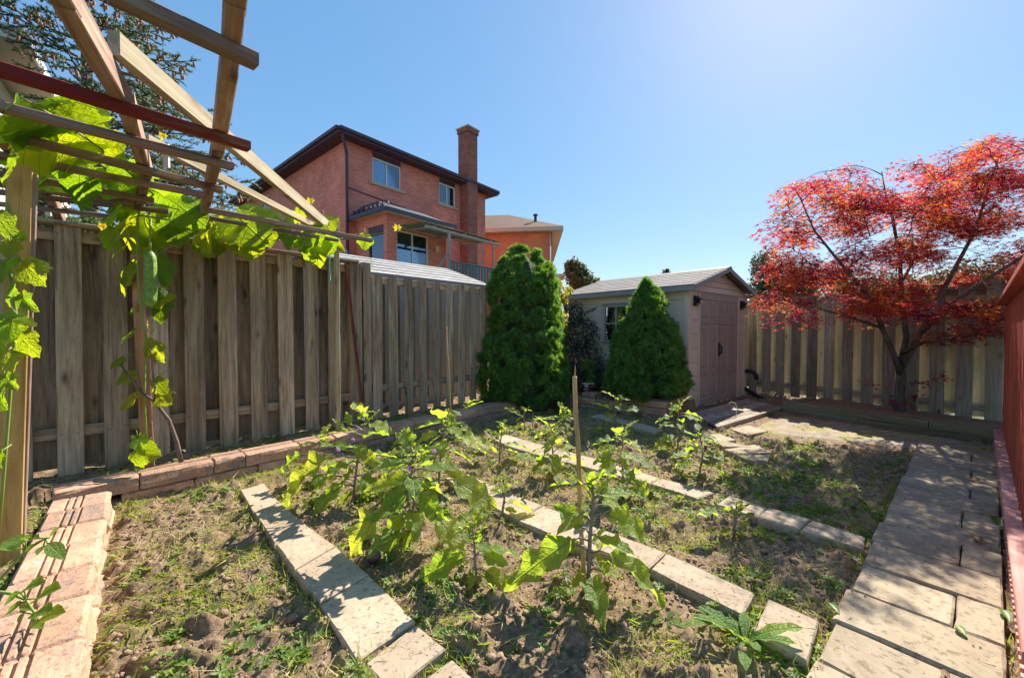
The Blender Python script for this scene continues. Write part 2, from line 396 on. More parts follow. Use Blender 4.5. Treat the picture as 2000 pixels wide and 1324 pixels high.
M['maple'] = leafmat('maple_leaf', [(.05, .01, .05), (.07, .01, .04), (.12, .014, .03), (.16, .022, .02), (.15, .035, .015)],
                     [(.18, .012, .11), (.50, .02, .10), (.92, .06, .05), (1.0, .26, .02), (.95, .55, .04)], .47, .6, spec=.12, clump=.45, cs=1.7)
M['needle'] = leafmat('dwarf_spruce_needles', [(.065, .15, .04), (.105, .215, .05), (.17, .285, .06)], [(.12, .34, .02), (.24, .48, .03), (.45, .62, .04)], .4, .55, clump=.55, cs=5)
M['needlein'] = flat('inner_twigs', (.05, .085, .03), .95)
M['spruce'] = leafmat('blue_spruce_needles', [(.07, .11, .07), (.12, .17, .08), (.20, .24, .09)], [(.12, .22, .07), (.2, .32, .08), (.32, .42, .08)], .4, .6)
M['cone'] = leafmat('spruce_cones', [(.26, .09, .05), (.38, .15, .08), (.48, .22, .12)], [(.1, .04, .02)] * 3, .02, .7)
M['darkleaf'] = leafmat('dark_bush_leaf', [(.03, .06, .045), (.05, .095, .06), (.07, .08, .065)], [(.05, .08, .04), (.08, .12, .05), (.08, .06, .04)], .25, .5)
M['treeleaf'] = leafmat('far_tree_leaf', [(.035, .06, .02), (.06, .085, .025), (.12, .09, .04)], [(.1, .16, .03), (.16, .2, .04), (.25, .16, .05)], .35, .6)
M['grass'] = leafmat('weed_grass', [(.13, .19, .025), (.20, .26, .035), (.32, .33, .07)], [(.34, .48, .02), (.46, .58, .03), (.58, .58, .05)], .48, .6)
M['straw'] = leafmat('dry_clippings', [(.46, .38, .19), (.52, .46, .20), (.40, .40, .13)], [(.44, .38, .14), (.5, .46, .15), (.4, .44, .09)], .3, .8)
M['cover'] = leafmat('groundcover_leaf', [(.08, .16, .03), (.13, .23, .04), (.2, .27, .05)], [(.22, .36, .02), (.32, .46, .03), (.40, .46, .03)], .45, .5)
# ================================================================== SETTING: ground, beds, path
PD = V((.757, .653, 0)); PN = V((.653, -.757, 0))          # along the path, across it (towards the deck)
FD = V((.664, .748, 0)); FN = V((.748, -.664, 0))          # along the left fence, towards the garden
def fence_pt(Y, off=0.0, z=0.0): return V((-6.034 + .888 * Y, Y, z)) + FN * off

PATH_R0 = V((4.57, 3.83, 0))                               # far right corner of the path
PATH_W, PATH_ROW = .59, .305
PD = V((.7605, .6494, 0)); PN = V((.6494, -.7605, 0))
def path_pt(s, a): return PATH_R0 - PD * s - PN * (a * (.53 - .021 * s) / PATH_W)        # s metres back towards the camera, a metres left of the right edge

def quad_from_px(pts, z): return [G(x, y, z) for x, y in pts]
SL_Z = .05
# slabs of the three stepping rows, as left/right edge points of each joint
ROWS = {
 'row1': dict(L=[(469, 957), (495, 999), (537, 1063), (574, 1113), (624, 1176), (697, 1290)],
              Rr=[(515, 943), (548, 981), (600, 1025), (656, 1066), (721, 1120), (812, 1211)]),
 'row2': dict(L=[(868, 932), (926, 972), (1010, 1016), (1123, 1063), (1268, 1110), (1453, 1203)],
              Rr=[(914, 925), (983, 957), (1060, 985), (1168, 1029), (1301, 1080), (1475, 1160)]),
 'row3': dict(L=[(958, 856), (985, 868), (1042, 885), (1103, 901), (1180, 922), (1270, 943), (1362, 974)],
              Rr=[(990, 848), (1022, 858), (1078, 873), (1136, 888), (1205, 906), (1290, 932), (1395, 962)]),
 'row3b': dict(L=[(1398, 985), (1478, 1010), (1560, 1034), (1689, 1071)],
               Rr=[(1424, 966), (1500, 990), (1584, 1014), (1690, 1046)]),
}
SLABS = []
for k, r in ROWS.items():
    for i in range(len(r['L']) - 1):
        g = .006
        q = [G(*r['L'][i], SL_Z), G(*r['Rr'][i], SL_Z), G(*r['Rr'][i + 1], SL_Z), G(*r['L'][i + 1], SL_Z)]
        SLABS.append((k, q))
SLABS.append(('row1', quad_from_px([(708, 1298), (812, 1218), (874, 1262), (762, 1352)], SL_Z - .01)))
SLABS.append(('row1', quad_from_px([(800, 1346), (884, 1284), (945, 1340), (850, 1410)], SL_Z - .015)))
SLABS.append(('row2', quad_from_px([(1500, 1167), (1601, 1210), (1580, 1298), (1472, 1232)], SL_Z)))
# worn flat slabs towards the shed
SLABS.append(('far', quad_from_px([(1412, 872), (1388, 856), (1438, 866), (1470, 874)], SL_Z)))
SLABS.append(('far', quad_from_px([(1376, 848), (1404, 846), (1438, 858), (1400, 866)], SL_Z)))
SLABS.append(('far', quad_from_px([(1412, 877), (1474, 868), (1512, 884), (1440, 886)], SL_Z)))
SLABS.append(('far', quad_from_px([(1426, 838), (1462, 830), (1502, 842), (1462, 851)], SL_Z - .02)))
SLABS.append(('far', quad_from_px([(1436, 888), (1506, 886), (1500, 900), (1462, 898)], SL_Z)))
SLABS.append(('back', quad_from_px([(1150, 812), (1172, 808), (1236, 822), (1216, 828)], SL_Z)))
SLABS.append(('back', quad_from_px([(1219, 829), (1239, 823), (1296, 838), (1276, 845)], SL_Z)))

def inpoly(x, y, poly, grow=0.0):
    """mask of points inside a convex polygon grown by some metres"""
    P = np.array([(p[0], p[1]) for p in poly]); a = 0
    for i in range(len(P)): a += P[i][0] * P[(i + 1) % len(P)][1] - P[(i + 1) % len(P)][0] * P[i][1]
    if a < 0: P = P[::-1]
    m = np.ones(np.shape(x), bool)
    for i in range(len(P)):
        e = P[(i + 1) % len(P)] - P[i]; L = np.hypot(*e)
        if L < 1e-6: continue
        d = ((x - P[i][0]) * -e[1] + (y - P[i][1]) * e[0]) / L
        m &= d > -grow
    return m
PATHPOLY = [path_pt(-.05, 0), path_pt(6.5, 0), path_pt(6.5, PATH_W), path_pt(-.05, PATH_W)]

# garden outline (inside the retaining walls)
WALL0 = V((-2.64, 2.89, 0)); WD = V((.664, .748, 0)); WN = V((.748, -.664, 0))   # front top edge of the long wall
W2A, W2B = V((-2.608, 2.658, 0)), V((-1.305, 1.2136, 0))
W2D = (W2B - W2A).normalized(); W2N = V((-W2D.y, W2D.x, 0))                       # W2N points to the garden side
if W2N.x < 0: W2N = -W2N

DIRTPOLY = [G(1385, 838), G(1525, 800), G(1960, 880), G(1960, 905), G(1790, 893), G(1500, 858)]
NX, NY = 440, 460; X0, X1, Y0, Y1 = -4.0, 5.4, .75, 8.4
# rows of the grid crowd towards the camera
yy = Y0 + (Y1 - Y0) * np.linspace(0, 1, NY) ** 1.7; xx = np.linspace(X0, X1, NX)
XX, YY = np.meshgrid(xx, yy)
HH = .045 * (fbm(XX * 2.1, YY * 2.1, 3, 3) - .5) + .034 * (fbm(XX * 7, YY * 7, 11, 3) - .5) + .030 * (fbm(XX * 26, YY * 26, 23, 3) - .5) + .02 * (fbm(XX * 60, YY * 60, 29, 2) - .5) + .006
lump = np.clip(fbm(XX * 13, YY * 13, 51, 3) - .56, 0, 1) * .20; HH += lump
bed = ((XX - WALL0.x) * WN.x + (YY - WALL0.y) * WN.y) < -.03                      # behind the long wall
bed2 = ((XX - W2A.x) * W2N.x + (YY - W2A.y) * W2N.y) < -.03                       # behind the near wall
bedL = (bed & (((XX) * .69 + YY * -.72) < 99)) | bed2
SHEDP = V((2.62, 6.08, 0))
plantr = ((XX - 2.03) * .72 + (YY - 5.42) * .69 > .02) & (XX < 2.75) & (YY > 5.2) & (((XX - 2.03) * -.69 + (YY - 5.42) * .72) > .0)
HH = np.where(bedL, HH * .7 + .125, HH); HH = np.where(plantr & ~bedL, HH * .6 + .15, HH)
dirtm = inpoly(XX, YY, DIRTPOLY, .02)
HH = np.where(dirtm, .25 * (HH - .012) + .012, HH)
HH = np.where(inpoly(XX, YY, PATHPOLY, .03), np.minimum(HH, .015), HH)
_w = (XX - WALL0.x) * WN.x + (YY - WALL0.y) * WN.y; _s = (XX - WALL0.x) * WD.x + (YY - WALL0.y) * WD.y; _w2 = (XX - W2A.x) * W2N.x + (YY - W2A.y) * W2N.y
HH = HH - .035 * np.clip(1 - np.abs(_w) / .22, 0, 1) * (_w > 0) * (_s < 5)
HH = np.where((_w < .03) & (_w > -.23) & (_s > -.6) & (_s < 5.0), np.minimum(HH, .02), HH)
HH = np.where((_w2 < .03) & (_w2 > -.29) & (_w > -.2), np.minimum(HH, .02), HH)
for k, q in SLABS:
    cx = sum((p for p in q), V((0, 0, 0))) / 4
    m = inpoly(XX, YY, q, .02); HH = np.where(m, np.minimum(HH, .032), HH)
    HH = np.where(inpoly(XX, YY, q, .10) & ~m, np.minimum(HH, .05), HH)
def soil_z(x, y):
    j = np.searchsorted(yy, y) - 1; j = int(min(max(j, 0), NY - 2)); i = int(min(max((x - X0) / (X1 - X0) * (NX - 1), 0), NX - 2))
    return float(HH[j:j + 2, i:i + 2].mean())
def soil_zs(x, y):
    j = np.clip(np.searchsorted(yy, y) - 1, 0, NY - 2); i = np.clip(((x - X0) / (X1 - X0) * (NX - 1)).astype(int), 0, NX - 2)
    return HH[j, i]

# one big sheet to the horizon, lying under the garden bed
m = MB(); S = 900
m.quad((-S, -S, -.16), (S, -S, -.16), (S, S, -.16), (-S, S, -.16)); m.build('ground', M['lawn'], kind='structure')
vs = np.stack([XX, YY, HH], -1).reshape(-1, 3)
ii = (np.arange(NY - 1)[:, None] * NX + np.arange(NX - 1)[None]).ravel()
link('garden_soil', np_mesh('garden_soil', vs, np.stack([ii, ii + 1, ii + NX + 1, ii + NX], 1), M['soil'], True), kind='structure',
     label='dark tilled garden soil with clods between the slab rows')
# bare mossy strip: sheet draped 4 mm above the soil
gx = np.linspace(0, 1, 60); gy = np.linspace(0, 1, 16); U, W_ = np.meshgrid(gx, gy)
A0, A1, B0_, B1 = G(1420, 850), G(1960, 900), G(1524, 808), G(1960, 876)
px_ = (A0.x * (1 - U) + A1.x * U) * (1 - W_) + (B0_.x * (1 - U) + B1.x * U) * W_
py_ = (A0.y * (1 - U) + A1.y * U) * (1 - W_) + (B0_.y * (1 - U) + B1.y * U) * W_
pz_ = np.maximum(soil_zs(px_, py_), .0) + .006 + .012 * (fbm(px_ * 5, py_ * 5, 5, 3) - .4)
edge = np.minimum(np.minimum(U * 5, (1 - U) * 30), np.minimum(W_ * 3, (1 - W_) * 8)); pz_ = np.where(edge < .25, pz_ - .05, pz_)
vs = np.stack([px_, py_, pz_], -1).reshape(-1, 3); ii = (np.arange(15)[:, None] * 60 + np.arange(59)[None]).ravel()
link('dirt_strip', np_mesh('dirt_strip', vs, np.stack([ii, ii + 1, ii + 61, ii + 60], 1), M['dirt'], True), kind='structure',
     label='bare mossy dirt strip in front of the back fence')

# ---- slabs
def slab_mesh(q, zt, th, mat, gap=.004, ch=.007, tilt=0.0):
    c = sum(q, V((0, 0, 0))) / len(q)
    vs = []
    def inset(p, d):
        v = V((p.x - c.x, p.y - c.y, 0)); L = v.length; return v * max(0, (L - d) / L)
    ax = random.uniform(-1, 1) * tilt; ay = random.uniform(-1, 1) * tilt
    out = []
    for d, z in ((gap, -th), (gap, -ch), (gap + ch * 1.4, 0)):
        for p in q:
            v = inset(p, d); out.append((v.x, v.y, z + v.x * ax + v.y * ay))
    n = len(q); m = MB()
    fs = [tuple(range(2 * n, 3 * n))]
    for l in range(2):
        fs += [(l * n + i, l * n + (i + 1) % n, (l + 1) * n + (i + 1) % n, (l + 1) * n + i) for i in range(n)]
    m.add(out, fs); me = m.mesh('paver')
    bm = bmesh.new(); bm.from_mesh(me); bmesh.ops.recalc_face_normals(bm, faces=bm.faces)
    es = [e for e in bm.edges if e.calc_length() > .12]
    bmesh.ops.subdivide_edges(bm, edges=es, cuts=2, use_grid_fill=True)
    for v in bm.verts:
        if v.co.z > -th + .005: v.co += V((random.uniform(-1, 1), random.uniform(-1, 1), random.uniform(-.6, .6))) * .0022
    bm.to_mesh(me); bm.free(); me.materials.append(mat)
    return me, V((c.x, c.y, zt))
rowroot = {}
RL = dict(row1='row of tan slabs nearest the camera, dappled with leaf shadows', row2='middle row of tan slabs running through the eggplants',
          row3='third row of narrow tan slabs, farther back', row3b='third row', far='cluster of worn flat slabs near the shed ramp', back='short slab row in shade under the planter wall')
for k, q in SLABS:
    kk = 'row3' if k == 'row3b' else k
    if kk not in rowroot: rowroot[kk] = root('stepping_path', RL[kk], 'stepping path', (q[0].x, q[0].y, 0), kind='structure')
    me, loc = slab_mesh(q, q[0].z + random.uniform(-.004, .004), .06, M['paver'] if kk != 'far' else M['flag'], tilt=.02)
    link('paver', me, None, rowroot[kk], Matrix.Translation(loc))
# ---- patio path
pr = root('garden_path', 'sandstone slab path beside the red deck railing', 'path', path_pt(0, PATH_W / 2), kind='structure')
s = 0.0; i = 0
while s < 5.6:
    hh = PATH_ROW + random.uniform(-.02, .02)
    if i % 2 == 0: cuts = [0, PATH_W]
    else:
        c_ = .175 + random.uniform(-.02, .02); cuts = [0, c_, PATH_W]
    for a, b in zip(cuts[:-1], cuts[1:]):
        j = random.uniform(-.012, .012) if b == PATH_W else 0
        q = [path_pt(s, a), path_pt(s + hh, a), path_pt(s + hh, b + j), path_pt(s, b + j)]
        me, loc = slab_mesh(q, .052 + random.uniform(-.006, .005), .06, M['flag'], gap=.006, tilt=.022)
        link('paver', me, None, pr, Matrix.Translation(loc) )
    s += hh; i += 1

# ================================================================== RETAINING WALLS
def block_mesh(L, D, z0, z1, grooves=True, seed=0):
    rnd = random.Random(seed); m = MB(); h = z1 - z0
    prof = [(0.0, z0), (0.0, z0 + h * .35), (.0, z0 + h * .7), (.004, z1 - .012), (.018, z1)]
    if grooves:
        for g in (.46, .58, .70):
            y = D * g; prof += [(y - .008, z1), (y - .004, z1 - .012), (y + .004, z1 - .012), (y + .008, z1)]
    prof += [(D - .012, z1), (D, z1 - .012), (D, z0)]
    st = [0, .01, L * .25, L * .5, L * .75, L - .01, L]; n = len(prof); vs = []; fs = []
    for i, x in enumerate(st):
        e = .009 if i in (0, len(st) - 1) else 0
        for k, (y, z) in enumerate(prof):
            yj = y; zj = z
            if k in (1, 2, 3) : yj += rnd.uniform(-.009, .007); zj += rnd.uniform(-.004, .004)
            if k == 4: yj += rnd.uniform(-.004, .008); zj -= rnd.uniform(0, .006)
            cy, cz = D / 2, (z0 + z1) / 2
            if e:
                yj += e * (1 if yj < cy else -1); zj += e * (1 if zj < cz else -1) * (1 if zj > cz else 0)
            vs.append((x, yj, zj))
    for i in range(len(st) - 1):
        for k in range(n): fs.append((i * n + k, i * n + (k + 1) % n, (i + 1) * n + (k + 1) % n, (i + 1) * n + k))
    fs += [tuple(range(n)), tuple((len(st) - 1) * n + k for k in range(n))[::-1]]
    m.add(vs, fs); me = m.mesh('block')
    bm = bmesh.new(); bm.from_mesh(me); bmesh.ops.recalc_face_normals(bm, faces=bm.faces); bm.to_mesh(me); bm.free()
    return me
def wall(label, origin, d, inward, D, courses, name='retaining_wall'):
    """courses: list of (z0, z1, [joint distances], grooves); inward = direction from face to back"""
    rt = root(name, label, 'wall', origin); d = V(d).normalized(); inward = V(inward).normalized()
    Mx = Matrix((d, inward, V((0, 0, 1)))).transposed().to_4x4()
    for ci, (z0, z1, js, gr) in enumerate(courses):
        for a, b in zip(js[:-1], js[1:]):
            if b - a < .03: continue
            back = random.uniform(-.006, .006) + ci * .006
            Mm = Mx.copy(); Mm.translation = V(origin) + d * (a + .002) + inward * back
            Mm = Mm @ Matrix.Rotation(random.uniform(-.008, .008), 4, 'Z')
            link('block', block_mesh(b - a - .004, D, z0, z1 + random.uniform(-.004, .003), gr, random.randint(0, 9999)), M['block'], rt, Mm)
    return rt
def jpx(pxs):
    out = []
    for px in pxs:      # where the sight line of that column meets the top front edge of the long wall
        u = (px - 1000) / FPX; Y = (-2.64 - .888 * 2.89 - 0) / (u - .888); out.append((Y - 2.89) / .748)
    return out
jt = [-.42] + jpx([268, 415, 478, 585, 655, 730, 810, 870, 933, 978, 1030, 1066]) + [4.86]
jb = [-.1] + jpx([376, 502, 557, 630, 690, 770, 840, 900, 950, 1003, 1050]) + [4.84]
wall('long low retaining wall of reddish blocks below the board fence', WALL0, WD, -WN, .2, [(-.05, .062, jb, False), (.068, .17, jt, True)])
js = [0.02, .27, .55, .83, 1.14, 1.40, 1.72, 2.02, 2.4, 2.75]
js0 = [0.02, .40, .68, 1.0, 1.3, 1.6, 1.9, 2.3, 2.75]
w2o = W2A + W2D * 0.0
wall('low grooved block wall closest to the camera at left', w2o, W2D, -W2N, .26, [(-.05, .062, js0, False), (.068, .168, js, True)])
# planter in front of the shed
PL0, PL1, PL2 = V((1.0, 6.5, 0)), V((2.03, 5.42, 0)), V((2.56, 6.06, 0))
d1 = (PL1 - PL0).normalized(); L1 = (PL1 - PL0).length; d2 = (PL2 - PL1).normalized(); L2 = (PL2 - PL1).length
n1 = V((.72, .69, 0)).normalized(); n2 = V((-d2.y, d2.x, 0))
wall('raised block planter wall under the small spruce by the shed', PL0, d1, n1, .2,
     [(-.05, .055, [-.1, .22, .5, .75, 1.05, 1.28, L1], False), (.06, .15, [-.12, .1, .38, .62, .93, 1.16, L1], False), (.155, .235, [.12, .36], True), (.157, .24, [.72, 1.1, L1], True)])
wall('short side of the block planter beside the shed corner', PL1 + d2 * .205, d2, n2, .2,
     [(-.05, .055, [0, .25, L2 - .21], False), (.06, .15, [0, .38, L2 - .21], False), (.155, .235, [0, .3, L2 - .21], True)])

# ================================================================== FENCES
M['nail'] = flat('rusty_nail', (.05, .032, .025), .6)
def board_fence(label, p0, p1, zb, zt, pitch, bw, first, front, back, nrm, railz, back_zb, post_at=(), cap=True, jit=.012, backoff=.5, back_w=.172, backmat=None, skip=None, nail=True):
    rt = root('wooden_fence', label, 'fence', (p0.x, p0.y, zb)); d = (p1 - p0); L = d.length; d.normalize(); nrm = V(nrm)
    t = .02; k = 0; s = first; nh = MB()
    while s < L - bw * .3:
        c = p0 + d * (s + bw / 2); z0 = zb + random.uniform(-.03, .02); lean = d * random.uniform(-jit, jit)
        if not (skip and skip(s)):
            plank('board', V((c.x, c.y, z0)) + nrm * .055, V((c.x, c.y, zt + random.uniform(-.004, .004))) + nrm * .055 + lean, bw + random.uniform(-.008, .006), t, M[front], rt, up=nrm)
        for zz in railz:
            for o_ in (-.3, .3):
                q_ = V((c.x, c.y, zz + random.uniform(-.02, .02))) + d * (bw * o_ + random.uniform(-.01, .01)) + nrm * .0655
                nh.tube([q_, q_ + nrm * .002], .0042, 6)
        cb = p0 + d * (s + bw / 2 + pitch * backoff)
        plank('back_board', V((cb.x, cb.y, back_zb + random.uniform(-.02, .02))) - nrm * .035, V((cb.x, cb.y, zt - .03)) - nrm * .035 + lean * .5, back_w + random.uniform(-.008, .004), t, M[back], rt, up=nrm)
        s += pitch; k += 1
    for z in railz:
        a = p0.copy(); a.z = z; b = p1.copy(); b.z = z
        n_ = max(1, round(L / 2.4))
        for i in range(n_):
            q0 = a.lerp(b, i / n_) + d * .002 + nrm * .012; q1 = a.lerp(b, (i + 1) / n_) - d * .002 + nrm * .012
            plank('rail', q0, q1, .085, .035, M[front], rt, up=nrm)
    nh.build('nail_heads', M['nail'], rt, kind='stuff')
    if cap:
        n_ = max(1, round(L / 2.4))
        for i in range(n_):
            a = p0.lerp(p1, i / n_) + nrm * .03; b = p0.lerp(p1, (i + 1) / n_) - d * .003 + nrm * .03; a.z = b.z = zt + .016
            plank('cap_rail', a, b, .125, .028, M[front], rt, up=(0, 0, 1))
    for s_, h in post_at:
        c = p0 + d * s_ + nrm * .012
        plank('post', V((c.x, c.y, -.05)), V((c.x, c.y, h)), .095, .095, M[front], rt, up=nrm)
    return rt
FZB = .12
f0 = fence_pt(2.2); f1 = fence_pt(4.755); f2 = fence_pt(8.8)
s0 = lambda Y: (Y - 2.2) / .748
first = s0(3.0066) % .2495
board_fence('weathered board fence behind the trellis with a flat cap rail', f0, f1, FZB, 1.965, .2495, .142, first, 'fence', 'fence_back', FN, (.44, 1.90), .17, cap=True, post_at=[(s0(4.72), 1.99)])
f1b = fence_pt(4.80)
s1 = lambda Y: (Y - 4.80) / .748
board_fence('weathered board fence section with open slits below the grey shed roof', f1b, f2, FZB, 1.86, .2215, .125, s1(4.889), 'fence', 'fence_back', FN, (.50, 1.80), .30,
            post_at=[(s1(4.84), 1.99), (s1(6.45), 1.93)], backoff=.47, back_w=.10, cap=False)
# back fence
BF0 = V((3.55, 9.79, 0)); BFd = V((1.02, -2.11, 0)).normalized(); BFn = V((-2.11, -1.02, 0)).normalized()
BFP = V((4.81, 7.18, 0))
b0 = BFP - BFd * 2.2; b1 = BFP + BFd * 4.6
board_fence('back fence with alternating dark boards and boards tinted as if sunlit behind the maple', b0, b1, .05, 1.80, .252, .145, .05, 'fence_far', 'fence_lit', BFn, (.24, 1.70), .11, cap=False, backoff=.47, back_w=.205)
# landscape timbers
t0 = G(1528, 805, 0); t1 = G(2010, 883, 0); td = (t1 - t0).normalized(); tn = V((-td.y, td.x, 0)); tn = tn if tn.y > 0 else -tn
tr = root('timber_edging', 'two stacked mossy landscape timbers in front of the back fence', 'garden edging', t0)
for z in (.04, .125):
    cuts = [0, 1.55, (t1 - t0).length] if z > .1 else [0, .9, (t1 - t0).length]
    for a, b in zip(cuts[:-1], cuts[1:]):
        plank('timber', t0 + td * (a + .004) + tn * .045 + V((0, 0, z)), t0 + td * (b - .004) + tn * .045 + V((0, 0, z)), .09, .082, M['timber'], tr, up=(0, 0, 1))
plank('timber', t0 + tn * .095 + td * .045 + V((0, 0, .125)), t0 + tn * .8 + td * .045 + V((0, 0, .125)), .085, .08, M['timber'], tr)
m = MB(); q = [t0 + tn * .09 + td * .05, t1 + tn * .09, t1 + tn * .9, t0 + tn * 1.1 + td * .05]
for p in q: p.z = .13
m.quad(*q); m.build('planting_strip', M['soil'], kind='structure')

# ================================================================== RED DECK RAILING
RC = V((4.95, 4.17, 0)); RDv = V((-.753, -.658, 0)); RN = V((.658, -.753, 0))
rr = root('deck_railing', 'red stained deck railing with close balusters beside the path', 'railing', RC)
RLn = 4.4; ZT = 1.47
# end panel running away from the corner, then the long run
for s_ in (0.03, .84, 2.75, 4.3): 
    c = RC + RDv * s_ + RN * .085; plank('post', V((c.x, c.y, 0.0)), V((c.x, c.y, ZT - .02)), .075, .085, M['red'], rr, up=RN)
plank('top_rail', RC + RN * .055 - RDv * .05 + V((0, 0, ZT)), RC + RDv * RLn + RN * .055 + V((0, 0, ZT)), .14, .036, M['red'], rr)
plank('top_board', RC + RN * .085 + RDv * .08 + V((0, 0, ZT - .09)), RC + RDv * RLn + RN * .085 + V((0, 0, ZT - .09)), .09, .034, M['red'], rr, up=RN)
plank('bottom_rail', RC + RN * .06 - RDv * .04 + V((0, 0, .16)), RC + RDv * RLn + RN * .06 + V((0, 0, .16)), .15, .036, M['redpale'], rr)
plank('fascia', RC + RN * .012 - RDv * .04 + V((0, 0, .095)), RC + RDv * RLn + RN * .012 + V((0, 0, .095)), .085, .024, M['redpale'], rr, up=RN)
s_ = .14
while s_ < RLn:
    if min(abs(s_ - k) for k in (0.03, .84, 2.75, 4.3)) > .07:
        c = RC + RDv * s_ + RN * .062; plank('baluster', V((c.x, c.y, .13)), V((c.x, c.y, ZT - .03)), .036, .036, M['red'], rr, up=RN)
    s_ += .098
m = MB(); s_ = 0.02
while s_ < RLn:                                                     # little blocks of the moulded skirt
    c = RC + RDv * s_ + RN * -.006; Mx, _ = bar_matrix(V((c.x, c.y, .055)), V((c.x, c.y, .083)), RN); m.box((0, 0, .014), (.024, .016, .028), Mx); s_ += .055
m.build('dentil_moulding', M['redpale'], rr, kind='stuff')
for s_ in (.7, 1.5, 2.3, 3.1, 3.9):
    c = RC + RDv * s_ + RN * .03; plank('skirt_board', V((c.x, c.y, -.02)) - RDv * .38, V((c.x, c.y, -.02)) + RDv * .38, .1, .02, M['red'], rr, up=RN)
for k in range(9):                                                  # deck boards behind the railing
    a = RC + RN * (.2 + k * .145) - RDv * .02 + V((0, 0, .15)); plank('deck_board', a, a + RDv * RLn, .138, .03, M['red'], rr)
# ================================================================== SHED
def flatc(name, col, **k): return flat(name, col, **k)
M['resin'] = flat('shed_resin', (.70, .59, .47), .6, .10, 3, jitter=.08, bump=.1)
M['resin_side'] = M['resin']
M['door'] = flat('shed_door_resin', (.38, .30, .25), .6, .18, 4, bump=.15)
M['fascia'] = flat('shed_fascia', (.28, .26, .27), .6)
M['black'] = flat('black_metal', (.015, .015, .018), .45)
M['lampglass'] = flat('lamp_glass', (.5, .42, .26), .3)
e1 = V((.762, .648, 0)).normalized(); e2 = V((-.648, .762, 0)).normalized()
SM = Matrix((e1, e2, V((0, 0, 1)))).transposed().to_4x4(); SM.translation = V((2.62, 6.08, 0.0))
sh = root('garden_shed', 'beige resin garden shed with brown double doors and grey gable roof', 'shed', mat=SM)
SW, SDp, EV, RG = 2.19, 2.36, 1.86, 2.19
def sp(name, m, mat, parent=sh, **k): return m.build(name, mat, parent, M=SM.copy() if parent is sh else WM[parent].copy(), **k)
# plain body set back 15 mm, panels proud of it
m = MB(); m.box2((.02, .02, .02), (SW - .02, SDp, EV)); sp('wall_core', m, M['resin'])
m = MB(); m.add([(.02, .021, EV), (SW - .02, .021, EV), (SW / 2, .021, RG - .03), (.02, SDp, EV), (SW - .02, SDp, EV), (SW / 2, SDp, RG - .03)],
                [(0, 1, 2), (3, 5, 4), (0, 2, 5, 3), (2, 1, 4, 5)]); sp('gable_core', m, M['resin'])
for k in range(4):                                                  # gable siding strips
    z0 = 1.80 + k * .095; hw = lambda z: (RG - .02 - z) / (RG - EV) * SW / 2 if z > EV else SW / 2
    a, b = min(hw(z0), SW / 2), max(.03, min(hw(z0 + .088), SW / 2)); m = MB(); c = SW / 2
    m.add([(c - a, .0, z0), (c + a, .0, z0), (c + b, .006, z0 + .088), (c - b, .006, z0 + .088), (c - a, .03, z0), (c + a, .03, z0), (c + b, .03, z0 + .088), (c - b, .03, z0 + .088)],
          [(0, 1, 2, 3), (4, 7, 6, 5), (0, 4, 5, 1), (3, 2, 6, 7), (0, 3, 7, 4), (1, 5, 6, 2)]); sp('gable_board', m, M['resin'])
# front pilasters: stacked blocks between door and corner
for xa, xb in ((0.075, .30), (1.83, 2.06)):
    for k in range(8):
        m = MB(); z0 = .06 + k * .217; m.box2((xa, .004, z0), (xb, .03, z0 + .207)); sp('wall_panel', m, M['resin'])
for xa, xb in ((0, .07), (2.065, SW), (.305, .345), (1.785, 1.825)):
    m = MB(); m.box2((xa, -.012, .03), (xb, .03, 1.79)); sp('corner_post', m, M['resin'])
m = MB(); m.box2((.0, -.015, -.02), (SW, .05, .028)); sp('threshold', m, M['resin'])
# doors with six moulded panels
for side in (0, 1):
    x0, x1 = (.35, 1.062) if side == 0 else (1.072, 1.78)
    dr = MB(); W_ = x1 - x0; sx = .075; cw = (W_ - 3 * sx) / 2; rows = [(.13, .50), (.58, 1.30), (1.38, 1.68)]
    xs = [x0, x0 + sx, x0 + sx + cw, x0 + 2 * sx + cw, x1 - sx, x1]; zs = [.035] + [z for r_ in rows for z in r_] + [1.785]
    for i in range(5):
        for j in range(len(zs) - 1):
            a, b, c, d = xs[i], xs[i + 1], zs[j], zs[j + 1]; rec = i in (1, 3) and j % 2 == 1
            if not rec: dr.quad((a, .0, c), (b, .0, c), (b, .0, d), (a, .0, d))
            else:
                e = .014; y = .014
                P = [(a, c), (b, c), (b, d), (a, d)]; Q = [(a + e, c + e), (b - e, c + e), (b - e, d - e), (a + e, d - e)]
                for q in range(4):
                    p, p2, r, r2 = P[q], P[(q + 1) % 4], Q[q], Q[(q + 1) % 4]
                    dr.quad((p[0], 0, p[1]), (p2[0], 0, p2[1]), (r2[0], y, r2[1]), (r[0], y, r[1]))
                e2_ = .045; S_ = [(a + e2_, c + e2_), (b - e2_, c + e2_), (b - e2_, d - e2_), (a + e2_, d - e2_)]
                for q in range(4):
                    p, p2, r, r2 = Q[q], Q[(q + 1) % 4], S_[q], S_[(q + 1) % 4]
                    dr.quad((p[0], y, p[1]), (p2[0], y, p2[1]), (r2[0], .003, r2[1]), (r[0], .003, r[1]))
                dr.quad(*[(p[0], .003, p[1]) for p in S_])
    dr.box2((x0 + .001, .0155, .036), (x1 - .001, .045, 1.784))
    d_ = sp('door', dr, M['door'])
    if side == 0:
        h = MB(); h.tube([(x1 - .02, -.0, .80), (x1 - .02, -.04, .83), (x1 - .02, -.045, .93), (x1 - .02, 0.0, .98)], .014, 7); h.box2((x1 - .045, -.008, .77), (x1 + .005, -.001, 1.0)); sp('handle', h, M['black'], d_)
